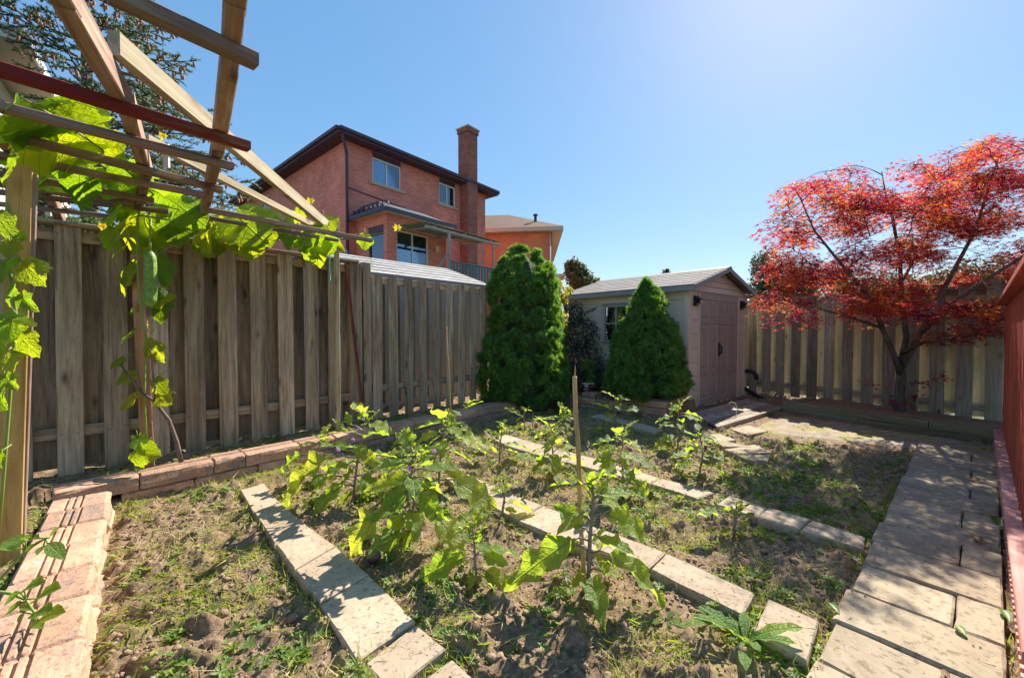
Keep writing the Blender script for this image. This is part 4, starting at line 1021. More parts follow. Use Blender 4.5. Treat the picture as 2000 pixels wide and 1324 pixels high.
# beams (lapped in two or three lengths), running out from the fence
for pts in ([(120, 431), (84, 349), (0, 262), (-130, 160)], [(267, 416), (285, 332), (246, 200), (128, -6), (60, -120)], [(388, 458), (426, 282), (447, 130), (458, -8), (468, -150)]):
    P = [G(x, y, TZ + .065) for x, y in pts]
    if P[-1].y < .9: pass
    for bi, (a, b) in enumerate(zip(P[:-1], P[1:])):
        d = (b - a).normalized(); up_ = V((0, 0, .006 * (bi % 2) - .003)); plank('beam', a - d * .02 + up_, b + d * .02 + up_, .05 + .004 * (bi % 2), .085, M['beam'], tr_)
        TZ += 0
slats = [((212, -14), (500, 121), 'slat', .05, .042), ((-90, 108), (486, 287), 'slat_red', .055, .04), ((-60, 193), (455, 326), 'slat', .05, .034), ((8, 262), (432, 371), 'slat_red', .05, .036),
         ((-40, 296), (398, 381), 'slat', .045, .034), ((60, 349), (300, 392), 'slat', .045, .034), ((-40, 352), (262, 396), 'slat', .09, .034), ((-30, 372), (330, 414), 'slat', .045, .03),
         ((-50, 330), (64, 352), 'slat', .045, .034), ((404, 410), (726, 470), 'slat', .045, .036), ((396, 424), (660, 470), 'slat', .03, .03), ((-60, 392), (560, 462), 'slat', .04, .03)]
for i, (a, b, mt, wd, t) in enumerate(slats):
    z = TZ + random.uniform(-.004, .004); p0, p1 = G(*a, z), G(*b, z)
    plank('slat', p0, p1, wd, t, M[mt], tr_, up=(0, 0, 1))
# the two pale lengths of lumber lying across the top
plank('beam', G(222, 84, 2.22), G(646, 446, 2.235), .04, .088, M['lumber'], tr_)
plank('beam', G(284, 272, 2.2), G(616, 443, 2.2), .038, .05, M['lumber'], tr_)
m = MB(); p = G(325, 305, 2.17); m.box((0, 0, 0), (.03, .012, .13), Matrix.Translation(p)); m.build('bracket', M['white'], tr_)
a = fence_pt(YF(520), .06, 1.97); plank('brace', PY(508, 494, YF(508, .1)), PY(556, 432, YF(556, .3)), .05, .05, M['beam'], tr_, up=FN)
plank('brace', PY(655, 465, 4.3), PY(700, 462, 4.5), .04, .05, M['beam'], tr_)

# stakes and poles standing in the bed
b = G(284, 914, .12); b.y = 3.10; b = PY(290, 918, 3.10); t = PY(268, 498, 3.06); a = root('wooden_stake', 'reddish square stake with vine leaves in front of the board fence', 'stake', b)
plank('stake', b - V((0, 0, .05)), t, .075, .045, M['stake'], a, up=FN)
b = PY(660, 842, 4.33); t = PY(657, 424, 4.33); a = root('wooden_pole', 'pale square pole tied to the trellis corner with green string', 'pole', b); plank('pole', b - V((0, 0, .06)), t, .042, .042, M['pole'], a, up=FN)
b = PY(713, 822, 4.72); t = PY(675, 515, 4.6); a = root('metal_rod', 'rusty red steel bar leaning on the fence by the pale pole', 'rod', b)
plank('bar', b - V((0, 0, .04)), t, .034, .008, M['rust'], a, up=FN); plank('rib', b + FN * .008 - V((0, 0, .04)), t + FN * .008, .008, .018, M['rust'], a, up=FN)
def bamboo(b, t, r, label):
    rt = root('bamboo_stake', label, 'stake', b); m = MB(); n = 7; pts = []; rr = []
    for i in range(n):
        for dd in (-.012, 0, .012):
            k = i / (n - 1) + dd
            if 0 <= k <= 1: pts.append(b.lerp(t, k) + V((.003 * math.sin(i * 2.1), 0, 0))); rr.append(r * (1.22 if dd == 0 and 0 < i < n - 1 else 1.0))
    m.tube(pts, rr, 8); m.build('cane', M['bamboo'], rt, smooth=True)
    m = MB(); d = (t - b).normalized(); m.tube([t - d * .02, t + d * .05 + V((r * .6, 0, 0))], [r * .5, r * .12], 5); m.build('splinter', M['bamboo'], rt)
bamboo(G(1141, 1158), PY(1122, 735, 1.87), .0105, 'split-topped bamboo cane beside the front eggplant')
bamboo(G(884, 866), PY(872, 640, 4.3), .008, 'thin bamboo cane leaning beside the low block wall')
bamboo(PY(290, 1000, 2.6) if False else G(1040, 842), PY(1041, 812, 4.9), .004, 'short thin stick among the small eggplants at the back')

# blue plastic ribbon and green string
M['blue'] = leafmat('blue_plastic', [(.28, .45, .62), (.4, .55, .7)], [(.3, .5, .7)] * 2, .35, .35); M['string'] = flat('green_string', (.02, .34, .26), .6)
m = MB(); base = PY(602, 452, 4.0)
for k in range(9):
    x = random.uniform(-.05, .06); L = random.uniform(.10, .26); pts = []
    for i in range(6): pts.append(base + V((x * (.4 + i * .25) + random.uniform(-.012, .012), random.uniform(-.03, .03), .07 - L * i / 5 + random.uniform(-.008, .008))))
    w_ = random.uniform(.018, .035)
    for a, b in zip(pts[:-1], pts[1:]): m.quad(a - V((w_ / 2, 0, 0)), a + V((w_ / 2, .012, 0)), b + V((w_ / 2, -.012, 0)), b - V((w_ / 2, 0, 0)))
tag(m.build('plastic_ribbon', M['blue'], smooth=True), 'torn pale blue plastic ribbon tied round the trellis slat', 'ribbon')
m = MB(); m.tube([PY(662, 470, 4.28), PY(650, 476, 4.3), PY(644, 490, 4.3), PY(643, 525, 4.3), PY(645, 548, 4.3), PY(652, 549, 4.3)], .006, 5); m.tube([PY(664, 472, 4.27), PY(672, 492, 4.26), PY(682, 498, 4.26), PY(676, 489, 4.26)], .006, 5); m.tube([PY(650, 462, 4.27), PY(668, 464, 4.26), PY(668, 474, 4.26), PY(650, 474, 4.27)], .006, 5)
tag(m.build('garden_string', M['string'], smooth=True), 'green string knotted around the pale pole', 'string')

# ================================================================== LEAVES
def grid_leaf(name, mat, prof, nl=10, droop=.25, cup=.22, ripple=.03, seed=0, twist=0.0):
    """leaf along +Y, length 1; prof(t, side) = half width"""
    rnd = random.Random(seed); m = MB(); ss = [-1, -.55, 0, .55, 1]; vs = []; fs = []
    ph = rnd.uniform(0, 6)
    for i in range(nl + 1):
        t = i / nl
        for k, s in enumerate(ss):
            wv = prof(t, s) * abs(s); x = math.copysign(wv, s) if s else 0
            z = cup * abs(x) - droop * t * t + ripple * math.sin(ph + t * 17 + (3 if s > 0 else 0)) * abs(s) ** 2 + twist * x * t
            y = t - .12 * abs(s) * prof(t, s) * (1 - t)
            vs.append((x, y, z))
    for i in range(nl):
        for k in range(4): fs.append((i * 5 + k, i * 5 + k + 1, (i + 1) * 5 + k + 1, (i + 1) * 5 + k))
    m.add(vs, fs); me = m.mesh(name, True); me.materials.append(mat); return me
def egg_prof(seed):
    r = random.Random(seed); a = [r.uniform(.7, 1.12) for _ in range(24)]
    def f(t, s):
        base = .25 * (math.sin(math.pi * min(1, t ** .72)) ** .85 if 0 < t < 1 else 0)
        lobe = 1 + .20 * math.sin(t * 23 + (1.3 if s > 0 else 0)) * (1 if .12 < t < .9 else 0)
        return base * lobe * (a[int(t * 10) + (12 if s > 0 else 0)] * .3 + .7)
    return f
EGG = [grid_leaf('leaf', M['egg'], egg_prof(i), 12, droop=.1 + .09 * (i % 4), cup=.16 + .12 * (i % 3), ripple=.035 + .02 * (i % 4), seed=i, twist=.3 * ((i % 3) - 1)) for i in range(9)]
def ov_prof(t, s): return .27 * (math.sin(math.pi * t ** .8) if 0 < t < 1 else 0)
TOM = [grid_leaf('leaf', M['tomato'], ov_prof, 6, droop=.2, cup=.2, ripple=.02, seed=i) for i in range(3)]
def palm_leaf(name, mat, seed, depth=.34, n=5):
    """lobed vine leaf, petiole at the origin, tip at y = 1"""
    r = random.Random(seed); m = MB(); cx, cy = 0, .30; N = 40; out = []
    for k in range(N):
        th = -math.pi / 2 + 2 * math.pi * (k + .5) / N                     # starts at the notch
        a = th - math.pi / 2; 
        lob = .5 + .5 * math.cos(a * n); rad = (.44 + .26 * (math.cos(a / 2) ** 6)) * (1 - depth * (1 - lob) * .62) * (1 + .06 * math.sin(k * 2.6 + seed) + r.uniform(-.03, .03))
        if abs(abs(a) - math.pi) < .22: rad *= .62
        out.append((cx + math.cos(th) * rad * 1.02, cy + math.sin(th) * rad, rad))
    def z(x, y, e): return -.22 * y * y + .16 * abs(x) - .38 * x * x + .045 * math.sin(9 * x + seed) * e + .04 * math.sin(8 * y + 2 * seed) * e
    vs = [(cx, cy, z(cx, cy, 0))]; fs = []
    for (x, y, q) in out: xm, ym = cx + (x - cx) * .55, cy + (y - cy) * .55; vs.append((xm, ym, z(xm, ym, .5)))
    for (x, y, q) in out: vs.append((x, y, z(x, y, 1)))
    for k in range(N):
        k2 = (k + 1) % N; fs.append((0, 1 + k, 1 + k2)); fs.append((1 + k, 1 + N + k, 1 + N + k2, 1 + k2))
    m.add(vs, fs); me = m.mesh(name, True); me.materials.append(mat); return me
VINE = [palm_leaf('leaf', M['vine'], i, .30 + .06 * (i % 3)) for i in range(6)]
def leaf_M(b, t, nrm=(0, 0, 1), wscale=1.0, roll=0.0):
    b = V(b); y = V(t) - b; L = y.length; y.normalize(); n = V(nrm); z = n - y * n.dot(y)
    if z.length < .05: z = V((.3, -.8, .2)) - y * V((.3, -.8, .2)).dot(y)
    z.normalize(); x = y.cross(z)
    if roll: q = Matrix.Rotation(roll, 3, y); x = q @ x; z = q @ z
    Mx = Matrix((x * L * wscale, y * L, z * L)).transposed().to_4x4(); Mx.translation = b; return Mx

# ---- luffa vine on the trellis
vine = root('luffa_vine', 'bright green luffa vine sprawling along the trellis and fence top', 'vine', PY(290, 905, 3.05))
vl = []
def vleaf(b, t, Y=None, z=None, w_=1.0, dy=0.0):
    P = (lambda p, k: G(*p, z)) if z else (lambda p, k: PY(*p, Y + dy * k))
    B_, T_ = P(b, 0), P(t, 1); vl.append((B_, B_.lerp(T_, random.uniform(.88, 1.08)), w_))
for b, t, w_ in [((261, 420), (267, 512), 1.05), ((262, 428), (206, 466), 1.1), ((289, 414), (306, 484), 1.25), ((236, 410), (186, 440), 1.0), ((262, 394), (206, 408), .8), ((226, 450), (196, 492), .8), ((246, 478), (212, 497), .8),
                 ((343, 420), (347, 486), 1.0), ((345, 398), (393, 432), 1.0), ((321, 394), (331, 444), .9), ((307, 500), (324, 560), .7), ((265, 517), (216, 576), .8), ((272, 588), (250, 614), .9), ((303, 594), (336, 574), .7), ((305, 568), (315, 624), .8),
                 ((394, 456), (402, 494), .9), ((350, 380), (300, 412), .9), ((380, 400), (350, 430), .8), ((330, 420), (290, 400), .8), ((410, 430), (440, 415), .9),
                 ((482, 424), (487, 495), 1.25), ((456, 416), (516, 464), 1.1), ((412, 434), (464, 474), 1.0), ((405, 442), (390, 482), .9), ((424, 456), (421, 487), .9), ((543, 440), (555, 467), .9), ((518, 416), (546, 430), .9), ((560, 425), (574, 440), .9),
                 ((585, 458), (598, 490), 1.1), ((623, 460), (616, 512), 1.1), ((632, 462), (646, 496), 1.1), ((577, 412), (587, 428), .9), ((634, 427), (650, 442), .9), ((600, 446), (622, 470), 1.2), ((612, 470), (596, 505), 1.0), ((640, 470), (668, 482), .9),
                 ((714, 458), (712, 488), 1.1), ((450, 438), (440, 470), 1.0), ((500, 440), (530, 478), 1.1), ((525, 452), (510, 482), .9), ((470, 450), (452, 486), 1.0), ((565, 452), (560, 482), .9), ((436, 420), (420, 446), .9)]:
    Yb = min(YF(b[0], .22), 4.55); vleaf(b, t, Y=Yb - random.uniform(0, .25), w_=w_, dy=random.uniform(-.15, .06))
for b, t, w_ in [((105, 214), (60, 262), 1.2), ((115, 240), (76, 226), 1.2), ((86, 240), (142, 300), 1.2), ((147, 262), (220, 304), 1.3), ((104, 296), (116, 344), 1.2), ((196, 300), (280, 328), 1.1), ((245, 322), (276, 352), 1.0),
                 ((70, 200), (30, 240), 1.1), ((52, 226), (96, 268), 1.0), ((130, 262), (170, 286), 1.2), ((165, 290), (130, 316), 1.0), ((180, 268), (226, 286), 1.0), ((94, 270), (70, 310), 1.0), ((225, 340), (262, 372), 1.0), ((282, 350), (320, 372), 1.0), ((210, 330), (180, 350), .9),
                 ((20, 215), (-10, 250), 1.0), ((300, 372), (344, 390), 1.0), ((262, 372), (236, 398), .9)]:
    vleaf(b, t, z=2.12 + random.uniform(0, .06), w_=w_)
vleaf((157, 322), (150, 404), Y=2.45, w_=.8); vleaf((118, 300), (113, 345), Y=2.3, w_=1.0)
for b, t, w_ in [((245, 700), (208, 719), .9), ((268, 731), (222, 744), 1.0), ((268, 770), (232, 797), .9), ((303, 742), (319, 766), .8), ((303, 773), (333, 784), .8), ((288, 668), (311, 700), .6), ((267, 644), (228, 667), .6), ((268, 850), (276, 884), .7), ((262, 880), (300, 890), .8)]:
    vleaf(b, t, Y=2.98, w_=w_, dy=-.08)
for k, (b, t, w_) in enumerate(vl):
    ax = V((random.uniform(-.5, .5), -.75, random.uniform(.25, .9))); link('leaf', VINE[k % 6], None, vine, leaf_M(b, t, ax, w_ * random.uniform(.95, 1.15)))
m = MB()
for path, r in [([PY(288, 905, 3.02), PY(282, 780, 3.0), PY(284, 660, 3.0), PY(270, 560, 2.98), PY(268, 470, 2.95), PY(272, 405, 2.95), G(300, 380, 2.12), G(210, 300, 2.12), G(110, 230, 2.12), G(40, 190, 2.12)], .008),
                ([PY(270, 420, 2.95), PY(330, 430, 3.1), PY(410, 440, 3.4), PY(480, 440, 3.7), PY(560, 452, 4.0), PY(630, 460, 4.25), PY(712, 462, 4.5), PY(760, 452, 4.6), PY(775, 446, 4.6)], .007),
                ([PY(310, 400, 3.0), PY(390, 420, 3.3), PY(470, 420, 3.6), PY(540, 430, 3.9), PY(640, 440, 4.2)], .005), ([PY(540, 440, 4.0), PY(600, 470, 4.1), PY(645, 495, 4.3)], .004),
                ([PY(712, 470, 4.5), PY(718, 490, 4.5), PY(728, 520, 4.5)], .003), ([PY(600, 410, 4.0), PY(606, 396, 4.0), PY(612, 388, 4.0)], .004)]:
    for rep in range(len(path)): pass
    m.tube(path, [r * (1 - .5 * i / len(path)) for i in range(len(path))], 6)
for b, t, w_ in vl:                                                       # petioles back to the nearest vine point
    q = b + V((random.uniform(-.06, .06), random.uniform(.02, .08), random.uniform(.03, .10))); m.tube([b, b.lerp(q, .5) + V((0, 0, .015)), q], .0035, 5)
for k in range(26):                                                       # tendrils
    b = random.choice(vl)[0]; pts = [b + V((0, 0, 0))]; d = V((random.uniform(-1, 1), random.uniform(-.5, .5), random.uniform(-.3, .8))).normalized()
    for i in range(10): pts.append(b + d * (.014 * i) + V((.014 * math.cos(i * 1.1), 0, .014 * math.sin(i * 1.1))) * min(1, i / 4))
    m.tube(pts, .0018, 4)
m.build('stem', M['stemgreen'], vine, smooth=True)
# yellow flower buds at the vine tip
for (x, y) in ((606, 394), (776, 446), (318, 268), (200, 444)):
    mb_ = MB(); b = PY(x, y, 4.0 if x > 500 else 2.4)
    for i in range(6):
        a = i * 1.05; d = V((math.cos(a), .3 * math.sin(a * 2), math.sin(a) * .7 + .3)).normalized(); s_ = V((d.z, 0, -d.x)); L = .05 if x > 500 else .03
        mb_.add([b, b + d * L * .5 + s_ * .013, b + d * L, b + d * L * .5 - s_ * .013], [(0, 1, 2, 3)])
    mb_.build('flower', M['yellow'] if 'yellow' in M else M.setdefault('yellow', leafmat('yellow_petal', [(.6, .42, .03), (.7, .5, .04)], [(.8, .6, .02)] * 2, .4, .5)), vine)

# ---- hanging luffa gourd
gy = 2.86; gt, gb = PY(292, 487, gy), PY(289, 603, gy); gL = (gt - gb).length
def gourdmat():
    n = NT('gourd_skin'); v = n.coords('Object'); c = n.ramp(n.noise(v, 30, 4, .7), [(.35, (.10, .20, .03)), (.55, (.19, .31, .045)), (.75, (.34, .44, .12))]); return n.done(c, .5, n.bump(n.noise(v, 120, 4), .5, .004), .35)
M['gourd'] = gourdmat(); Mg, _ = bar_matrix(gt, gb, FN); m = MB(); prof = []
for i in range(17):
    t = i / 16; r = .038 * (min(1, (t * 9) ** .5) * min(1, ((1 - t) * 9) ** .5)) * (.9 + .15 * t); prof.append((max(.004, r), t * gL))
N = 30; vs = []
for i, (r, z) in enumerate(prof):
    for k in range(N): a = 2 * math.pi * k / N; q = r * (1 + .035 * math.cos(a * 10)); vs.append(V((q * math.cos(a) + .01 * math.sin(z * 6), q * math.sin(a), z)))
m.add(vs, [(i * N + k, i * N + (k + 1) % N, (i + 1) * N + (k + 1) % N, (i + 1) * N + k) for i in range(16) for k in range(N)] + [tuple(range(N)), tuple(16 * N + k for k in range(N))])
gr = root('luffa_gourd', 'long green ribbed gourd hanging among the vine leaves', 'gourd', gt); m.build('fruit', M['gourd'], gr, smooth=True, M=Mg)
m = MB(); m.tube([gt + V((0, 0, -.01)), gt + V((.004, 0, .06)), gt + V((-.01, .02, .14)), gt + V((-.02, .04, .22))], [.011, .007, .006, .006], 7); m.build('stalk', M['stemgreen'], gr, smooth=True)
m = MB(); m.tube([gb + V((0, 0, .004)), gb + V((.006, -.004, -.03)), gb + V((.002, 0, -.06))], [.013, .018, .006], 7); m.build('withered_flower', M['twig'], gr)

# ---- vine climbing the left post
v2 = root('climbing_vine', 'leafy vine climbing the square trellis post at left', 'vine', G(14, 1100, .12))
pl_ = [((21, 468), (10, 504), 1.3), ((45, 512), (80, 552), .9), ((30, 555), (2, 604), 1.3), ((40, 575), (58, 606), .9), ((31, 612), (0, 668), 1.4), ((34, 624), (72, 634), .9), ((35, 650), (64, 698), 1.0), ((12, 690), (18, 714), 1.0), ((8, 730), (26, 760), .9), ((4, 640), (-24, 700), 1.0),
       ((10, 510), (-14, 556), 1.1), ((-4, 420), (14, 462), .9), ((18, 330), (-12, 372), .9), ((34, 305), (-2, 330), 1.0), ((4, 880), (-8, 920), .8), ((2, 760), (-14, 800), 1.0), ((45, 470), (30, 440), .7), ((30, 520), (8, 496), .9)]
m = MB(); m.tube([PY(-6, 1080, 1.82), PY(10, 900, 1.8), PY(24, 720, 1.8), PY(32, 620, 1.8), PY(18, 520, 1.8), PY(14, 430, 1.82), PY(16, 330, 1.85)], .006, 6)
for k, (b, t, w_) in enumerate(pl_):
    B, T = PY(*b, 1.8 - random.uniform(0, .05)), PY(*t, 1.74 - random.uniform(0, .08)); T = B.lerp(T, .85); link('leaf', VINE[(k + 2) % 6], None, v2, leaf_M(B, T, (random.uniform(-.5, .5), -.7, random.uniform(.3, .9)), w_ * .72)); m.tube([B, PY(22, b[1] - 12, 1.81)], .003, 5)
m.build('stem', M['stemgreen'], v2, smooth=True)

# ---- dead thorny branch leaning by the stake
db = root('dead_branch', 'bare thorny branch leaning across the reddish stake', 'branch', PY(352, 900, 2.98)); m = MB()
m.tube([PY(354, 902, 2.98), PY(345, 862, 2.98), PY(330, 820, 2.97), PY(300, 782, 2.95), PY(278, 768, 2.93), PY(255, 738, 2.92), PY(236, 712, 2.9)], [.016, .015, .013, .011, .009, .008, .006], 7)
m.tube([PY(301, 783, 2.95), PY(304, 765, 2.94), PY(299, 735, 2.93), PY(296, 700, 2.93), PY(291, 672, 2.92)], [.009, .008, .006, .005, .003], 6); m.tube([PY(278, 768, 2.93), PY(272, 745, 2.92), PY(268, 722, 2.9)], [.007, .005, .003], 6)
for k in range(14): x = random.uniform(0, 1); p = PY(354 - 118 * x, 902 - 190 * x + 20 * math.sin(x * 3.1), 2.95); m.tube([p, p + V((random.uniform(-.02, .02), 0, random.uniform(.005, .025)))], [.003, .001], 4)
m.build('limb', M['twig'], db, smooth=True)
# ================================================================== EGGPLANTS
def eggplant(label, bpx, tpx, leaves, extra=0, fruit=None, flowers=(), lean=0.0, thick=.0085, seed=0):
    rnd = random.Random(seed); b0 = G(*bpx, .0); b0 = G(*bpx, soil_z(b0.x, b0.y)); Yp = b0.y; top = PY(*tpx, Yp); H = (top - b0).length
    rt = root('eggplant_plant', label, 'plant', b0, group='eggplants in the vegetable bed')
    mid = b0.lerp(top, .5) + V((rnd.uniform(-.02, .02), rnd.uniform(-.02, .02), 0)); stem = [b0 - V((0, 0, .03)), b0.lerp(mid, .5), mid, mid.lerp(top, .5) + V((rnd.uniform(-.01, .01), 0, 0)), top]
    m = MB(); m.tube(stem, [thick, thick * .95, thick * .8, thick * .6, thick * .3], 7)
    def near(p):
        best = None
        for i in range(21):
            k = i / 20 * (len(stem) - 1); a = int(min(k, len(stem) - 2)); q = stem[a].lerp(stem[a + 1], k - a); d = (q - p).length + max(0, q.z - p.z + .02) * .8
            if best is None or d < best[0]: best = (d, q)
        return best[1]
    L_ = []
    for e in leaves:
        lb, lt = e[0], e[1]; dy = e[2] if len(e) > 2 else rnd.uniform(-.06, .06); w_ = e[3] if len(e) > 3 else 1.0
        L_.append((PY(*lb, Yp + dy * .35), PY(*lt, Yp + dy), w_))
    for i in range(extra):
        t = .10 + .86 * (i + .5) / extra; a = i * 2.4 + rnd.uniform(-.4, .4) + seed; q = b0.lerp(top, t); L = H * (.42 - .22 * abs(t - .5)) * rnd.uniform(.75, 1.25); L = min(max(L, .05), .19) * (1.12 - .45 * t)
        dr = V((math.cos(a), math.sin(a), 0)); pb = q + dr * L * .35 + V((0, 0, L * (.15 + .3 * t))); L_.append((pb, pb + dr * L + V((0, 0, L * (rnd.uniform(-.35, .15) + .75 * (t > .85)))), rnd.uniform(.9, 1.25)))
    for i in range(6):                                              # small young leaves crowd the growing tip
        a = i * 1.9 + seed; l = min(.085, H * .22) * rnd.uniform(.6, 1.15); q = top - V((0, 0, H * .025 * i)); dr = V((math.cos(a), math.sin(a), 0)); L_.append((q + dr * .008, q + dr * l * .75 + V((0, 0, l * rnd.uniform(.15, .8))), rnd.uniform(.8, 1.15)))
    for k, (B, T, w_) in enumerate(L_):
        if B.z < .02: B.z = .03
        if T.z < .012: T.z = .02
        q = near(B); mid_ = q.lerp(B, .55) + V((0, 0, .012)); m.tube([q, mid_, B, B.lerp(T, .25) - V((0, 0, .004))], [thick * .5, thick * .42, thick * .36, thick * .15], 5)
        nrm = V((rnd.uniform(-.4, .4), rnd.uniform(-.9, -.2) if T.z < B.z - .07 else rnd.uniform(-.35, .3), 1)); T = B.lerp(T, 1.12); T.z = max(T.z, .012); link('leaf', EGG[(k * 5 + seed) % len(EGG)], None, rt, leaf_M(B, T, nrm, w_ * rnd.uniform(.95, 1.2) * (.78 if (T - B).length > .19 else 1.0)))
    m.build('stem', M['stem'], rt, smooth=True)
    for (x, y) in flowers:
        p = PY(x, y, Yp - .03); f = MB()
        for i in range(5):
            a = i * 2 * math.pi / 5; d = V((math.cos(a), -.35, math.sin(a))); s_ = V((-math.sin(a), 0, math.cos(a))); f.add([p, p + d * .008 + s_ * .006, p + d * .015, p + d * .008 - s_ * .006], [(0, 1, 2, 3)])
        f.lathe([(.003, 0), (.002, .014)], 6, Matrix.Translation(p) @ Matrix.Rotation(R(90), 4, 'X')); f.build('flower', M['purple'], rt)
    return rt
M['purple'] = leafmat('purple_petal', [(.30, .13, .42), (.42, .2, .5)], [(.5, .25, .6)] * 2, .35, .5)
eggplant('tall eggplant at left rear with big drooping leaves over the front slab row', (688, 985), (716, 806),
  [((667, 950), (600, 1040), -.22, 1.0), ((595, 929), (541, 992), -.18, .95), ((650, 894), (545, 944), -.1, .9), ((590, 887), (540, 910), .0, .9), ((700, 937), (722, 966), -.05, 1.1), ((659, 930), (616, 946), -.05, 1.2), ((684, 830), (676, 806), .02, .9), ((716, 828), (738, 800), .02, .9),
   ((672, 845), (657, 818), 0, .8), ((708, 858), (740, 836), .0, 1.0), ((708, 880), (732, 906), -.05, 1.2), ((676, 880), (648, 860), .03, 1.0), ((690, 915), (664, 940), -.1, 1.1), ((720, 900), (758, 900), .05, 1.2), ((700, 820), (712, 802), 0, .8), ((660, 905), (634, 918), .06, 1.1), ((686, 960), (660, 985), -.05, 1.1), ((700, 960), (730, 985), .04, 1.1)], flowers=((662, 878), (690, 858)), thick=.010, seed=1, extra=13)
eggplant('tallest eggplant, bearing purple flowers and hanging dark and silvery leaves', (795, 1078), (807, 885),
  [((750, 998), (667, 1078), -.1, 1.15), ((820, 962), (868, 1020), -.12, 1.0), ((850, 1005), (914, 1078), -.2, 1.05), ((800, 936), (718, 952), .0, 1.1), ((828, 915), (896, 911), .05, 1.1), ((884, 936), (966, 983), .02, 1.1), ((790, 1010), (750, 1046), -.06, 1.3), ((806, 1006), (847, 1011), .02, 1.3), ((765, 953), (782, 990), -.12, 1.3),
   ((795, 905), (752, 916), .03, 1.1), ((816, 903), (838, 886), .02, 1.2), ((800, 898), (790, 872), 0, .9), ((812, 893), (824, 868), .0, .9), ((820, 940), (850, 960), -.08, 1.2), ((808, 1035), (786, 1072), -.04, 1.0), ((785, 1040), (752, 1082), -.08, 1.0), ((802, 960), (770, 930), .04, 1.2), ((814, 985), (838, 1000), -.05, 1.2), ((790, 920), (766, 890), .06, 1.2), ((826, 930), (868, 944), .1, 1.2)], flowers=((771, 955), (800, 912), (848, 880)), thick=.011, seed=2, extra=14)
eggplant('tall eggplant with upright tip beside the thin bamboo cane', (856, 948), (872, 818),
  [((887, 855), (960, 852), .0, 1.2), ((866, 824), (816, 832), .0, 1.0), ((862, 850), (836, 866), -.04, 1.1), ((785, 880), (733, 899), -.05, 1.1), ((862, 905), (830, 912), -.05, 1.2), ((900, 862), (948, 874), .1, 1.1), ((868, 828), (866, 806), 0, .8), ((876, 838), (900, 820), .05, .9), ((850, 895), (828, 880), .05, 1.1), ((866, 890), (886, 905), .05, 1.2), ((846, 880), (796, 876), .0, 1.1), ((880, 846), (905, 838), 0, 1)], flowers=((848, 884),), thick=.010, seed=3, extra=12)
eggplant('slim eggplant tip rising against the low block wall by the thin cane', (886, 868), (912, 786), [((905, 800), (938, 782), 0, 1), ((902, 812), (884, 800), 0, 1), ((908, 802), (922, 788), .02, .9), ((898, 826), (860, 834), 0, 1.1), ((900, 830), (926, 846), 0, 1.1)], flowers=((882, 826),), seed=4)
eggplant('small front eggplant with yellowing leaves left of the bamboo cane', (930, 1146), (920, 1018),
  [((905, 1089), (816, 1122), -.02, 1.1), ((944, 1075), (1014, 1072), .03, 1.25), ((946, 1114), (1018, 1167), -.08, 1.0), ((919, 1050), (907, 1018), .0, .7), ((928, 1052), (940, 1024), .0, .8), ((930, 1060), (938, 1036), -.03, .9), ((926, 1118), (916, 1150), -.05, .8), ((944, 1085), (990, 1100), -.04, 1.2), ((916, 1060), (900, 1034), .03, .8)], thick=.008, seed=5, extra=6)
eggplant('young eggplant with bare thin stem between the front and middle slab rows', (979, 1015), (984, 936), [((950, 999), (888, 1003), 0, 1.3), ((991, 981), (1044, 989), 0, 1.2), ((978, 964), (966, 942), 0, .8), ((982, 962), (1000, 934), 0, .9), ((978, 1010), (990, 1030), -.05, 1.2), ((958, 1002), (920, 1010), .05, 1.2)], seed=6, extra=3)
eggplant('young eggplant by the far end of the middle slab row', (975, 906), (982, 826), [((974, 858), (958, 838), 0, 1), ((982, 850), (1000, 828), 0, 1), ((990, 866), (1032, 874), 0, 1.2), ((968, 900), (938, 930), -.15, 1.1), ((1000, 890), (1046, 892), 0, 1.3), ((978, 846), (984, 826), 0, .8)], seed=7, extra=3)
eggplant('tiny eggplant seedling nearest the long block wall', (1025, 842), (1025, 797), [((1017, 812), (990, 796), 0, 1.0), ((1040, 820), (1078, 815), 0, 1.1), ((1025, 808), (1032, 794), 0, 1), ((1020, 826), (1006, 832), 0, 1)], seed=8, extra=3)
eggplant('bushy eggplant on the near side of the third slab row', (1080, 938), (1080, 830), [((1066, 900), (1046, 900), 0, 1.2)], extra=18, seed=9)
eggplant('small eggplant standing behind the tip of the bamboo cane', (1106, 850), (1101, 797), [((1098, 815), (1094, 798), 0, .9), ((1104, 815), (1117, 806), 0, .9)], extra=11, seed=10)
eggplant('large front eggplant tied to the split bamboo cane', (1149, 1160), (1158, 930),
  [((1190, 1081), (1309, 1160), -.12, 1.0), ((1187, 1006), (1279, 1036), .02, 1.15), ((1116, 1054), (992, 1132), -.12, .95), ((1138, 1030), (1090, 987), .05, 1.1), ((1156, 982), (1132, 934), .0, .8), ((1162, 968), (1192, 930), .03, .85), ((1166, 1112), (1216, 1119), .0, 1.2), ((1152, 1136), (1182, 1156), -.06, 1.1), ((1141, 1122), (1116, 1140), -.04, 1.2),
   ((1160, 1094), (1192, 1090), .03, 1.1), ((1176, 985), (1216, 978), .05, 1.2), ((1150, 1000), (1130, 975), .03, 1.0), ((1136, 1064), (1086, 1082), .06, 1.1), ((1158, 1060), (1180, 1030), .04, 1.0), ((1146, 1128), (1128, 1108), 0, 1.2), ((1160, 1150), (1172, 1172), -.03, 1.1), ((1166, 1100), (1184, 1116), -.05, 1.1), ((1150, 960), (1156, 926), 0, .7)], thick=.011, seed=11, extra=9)
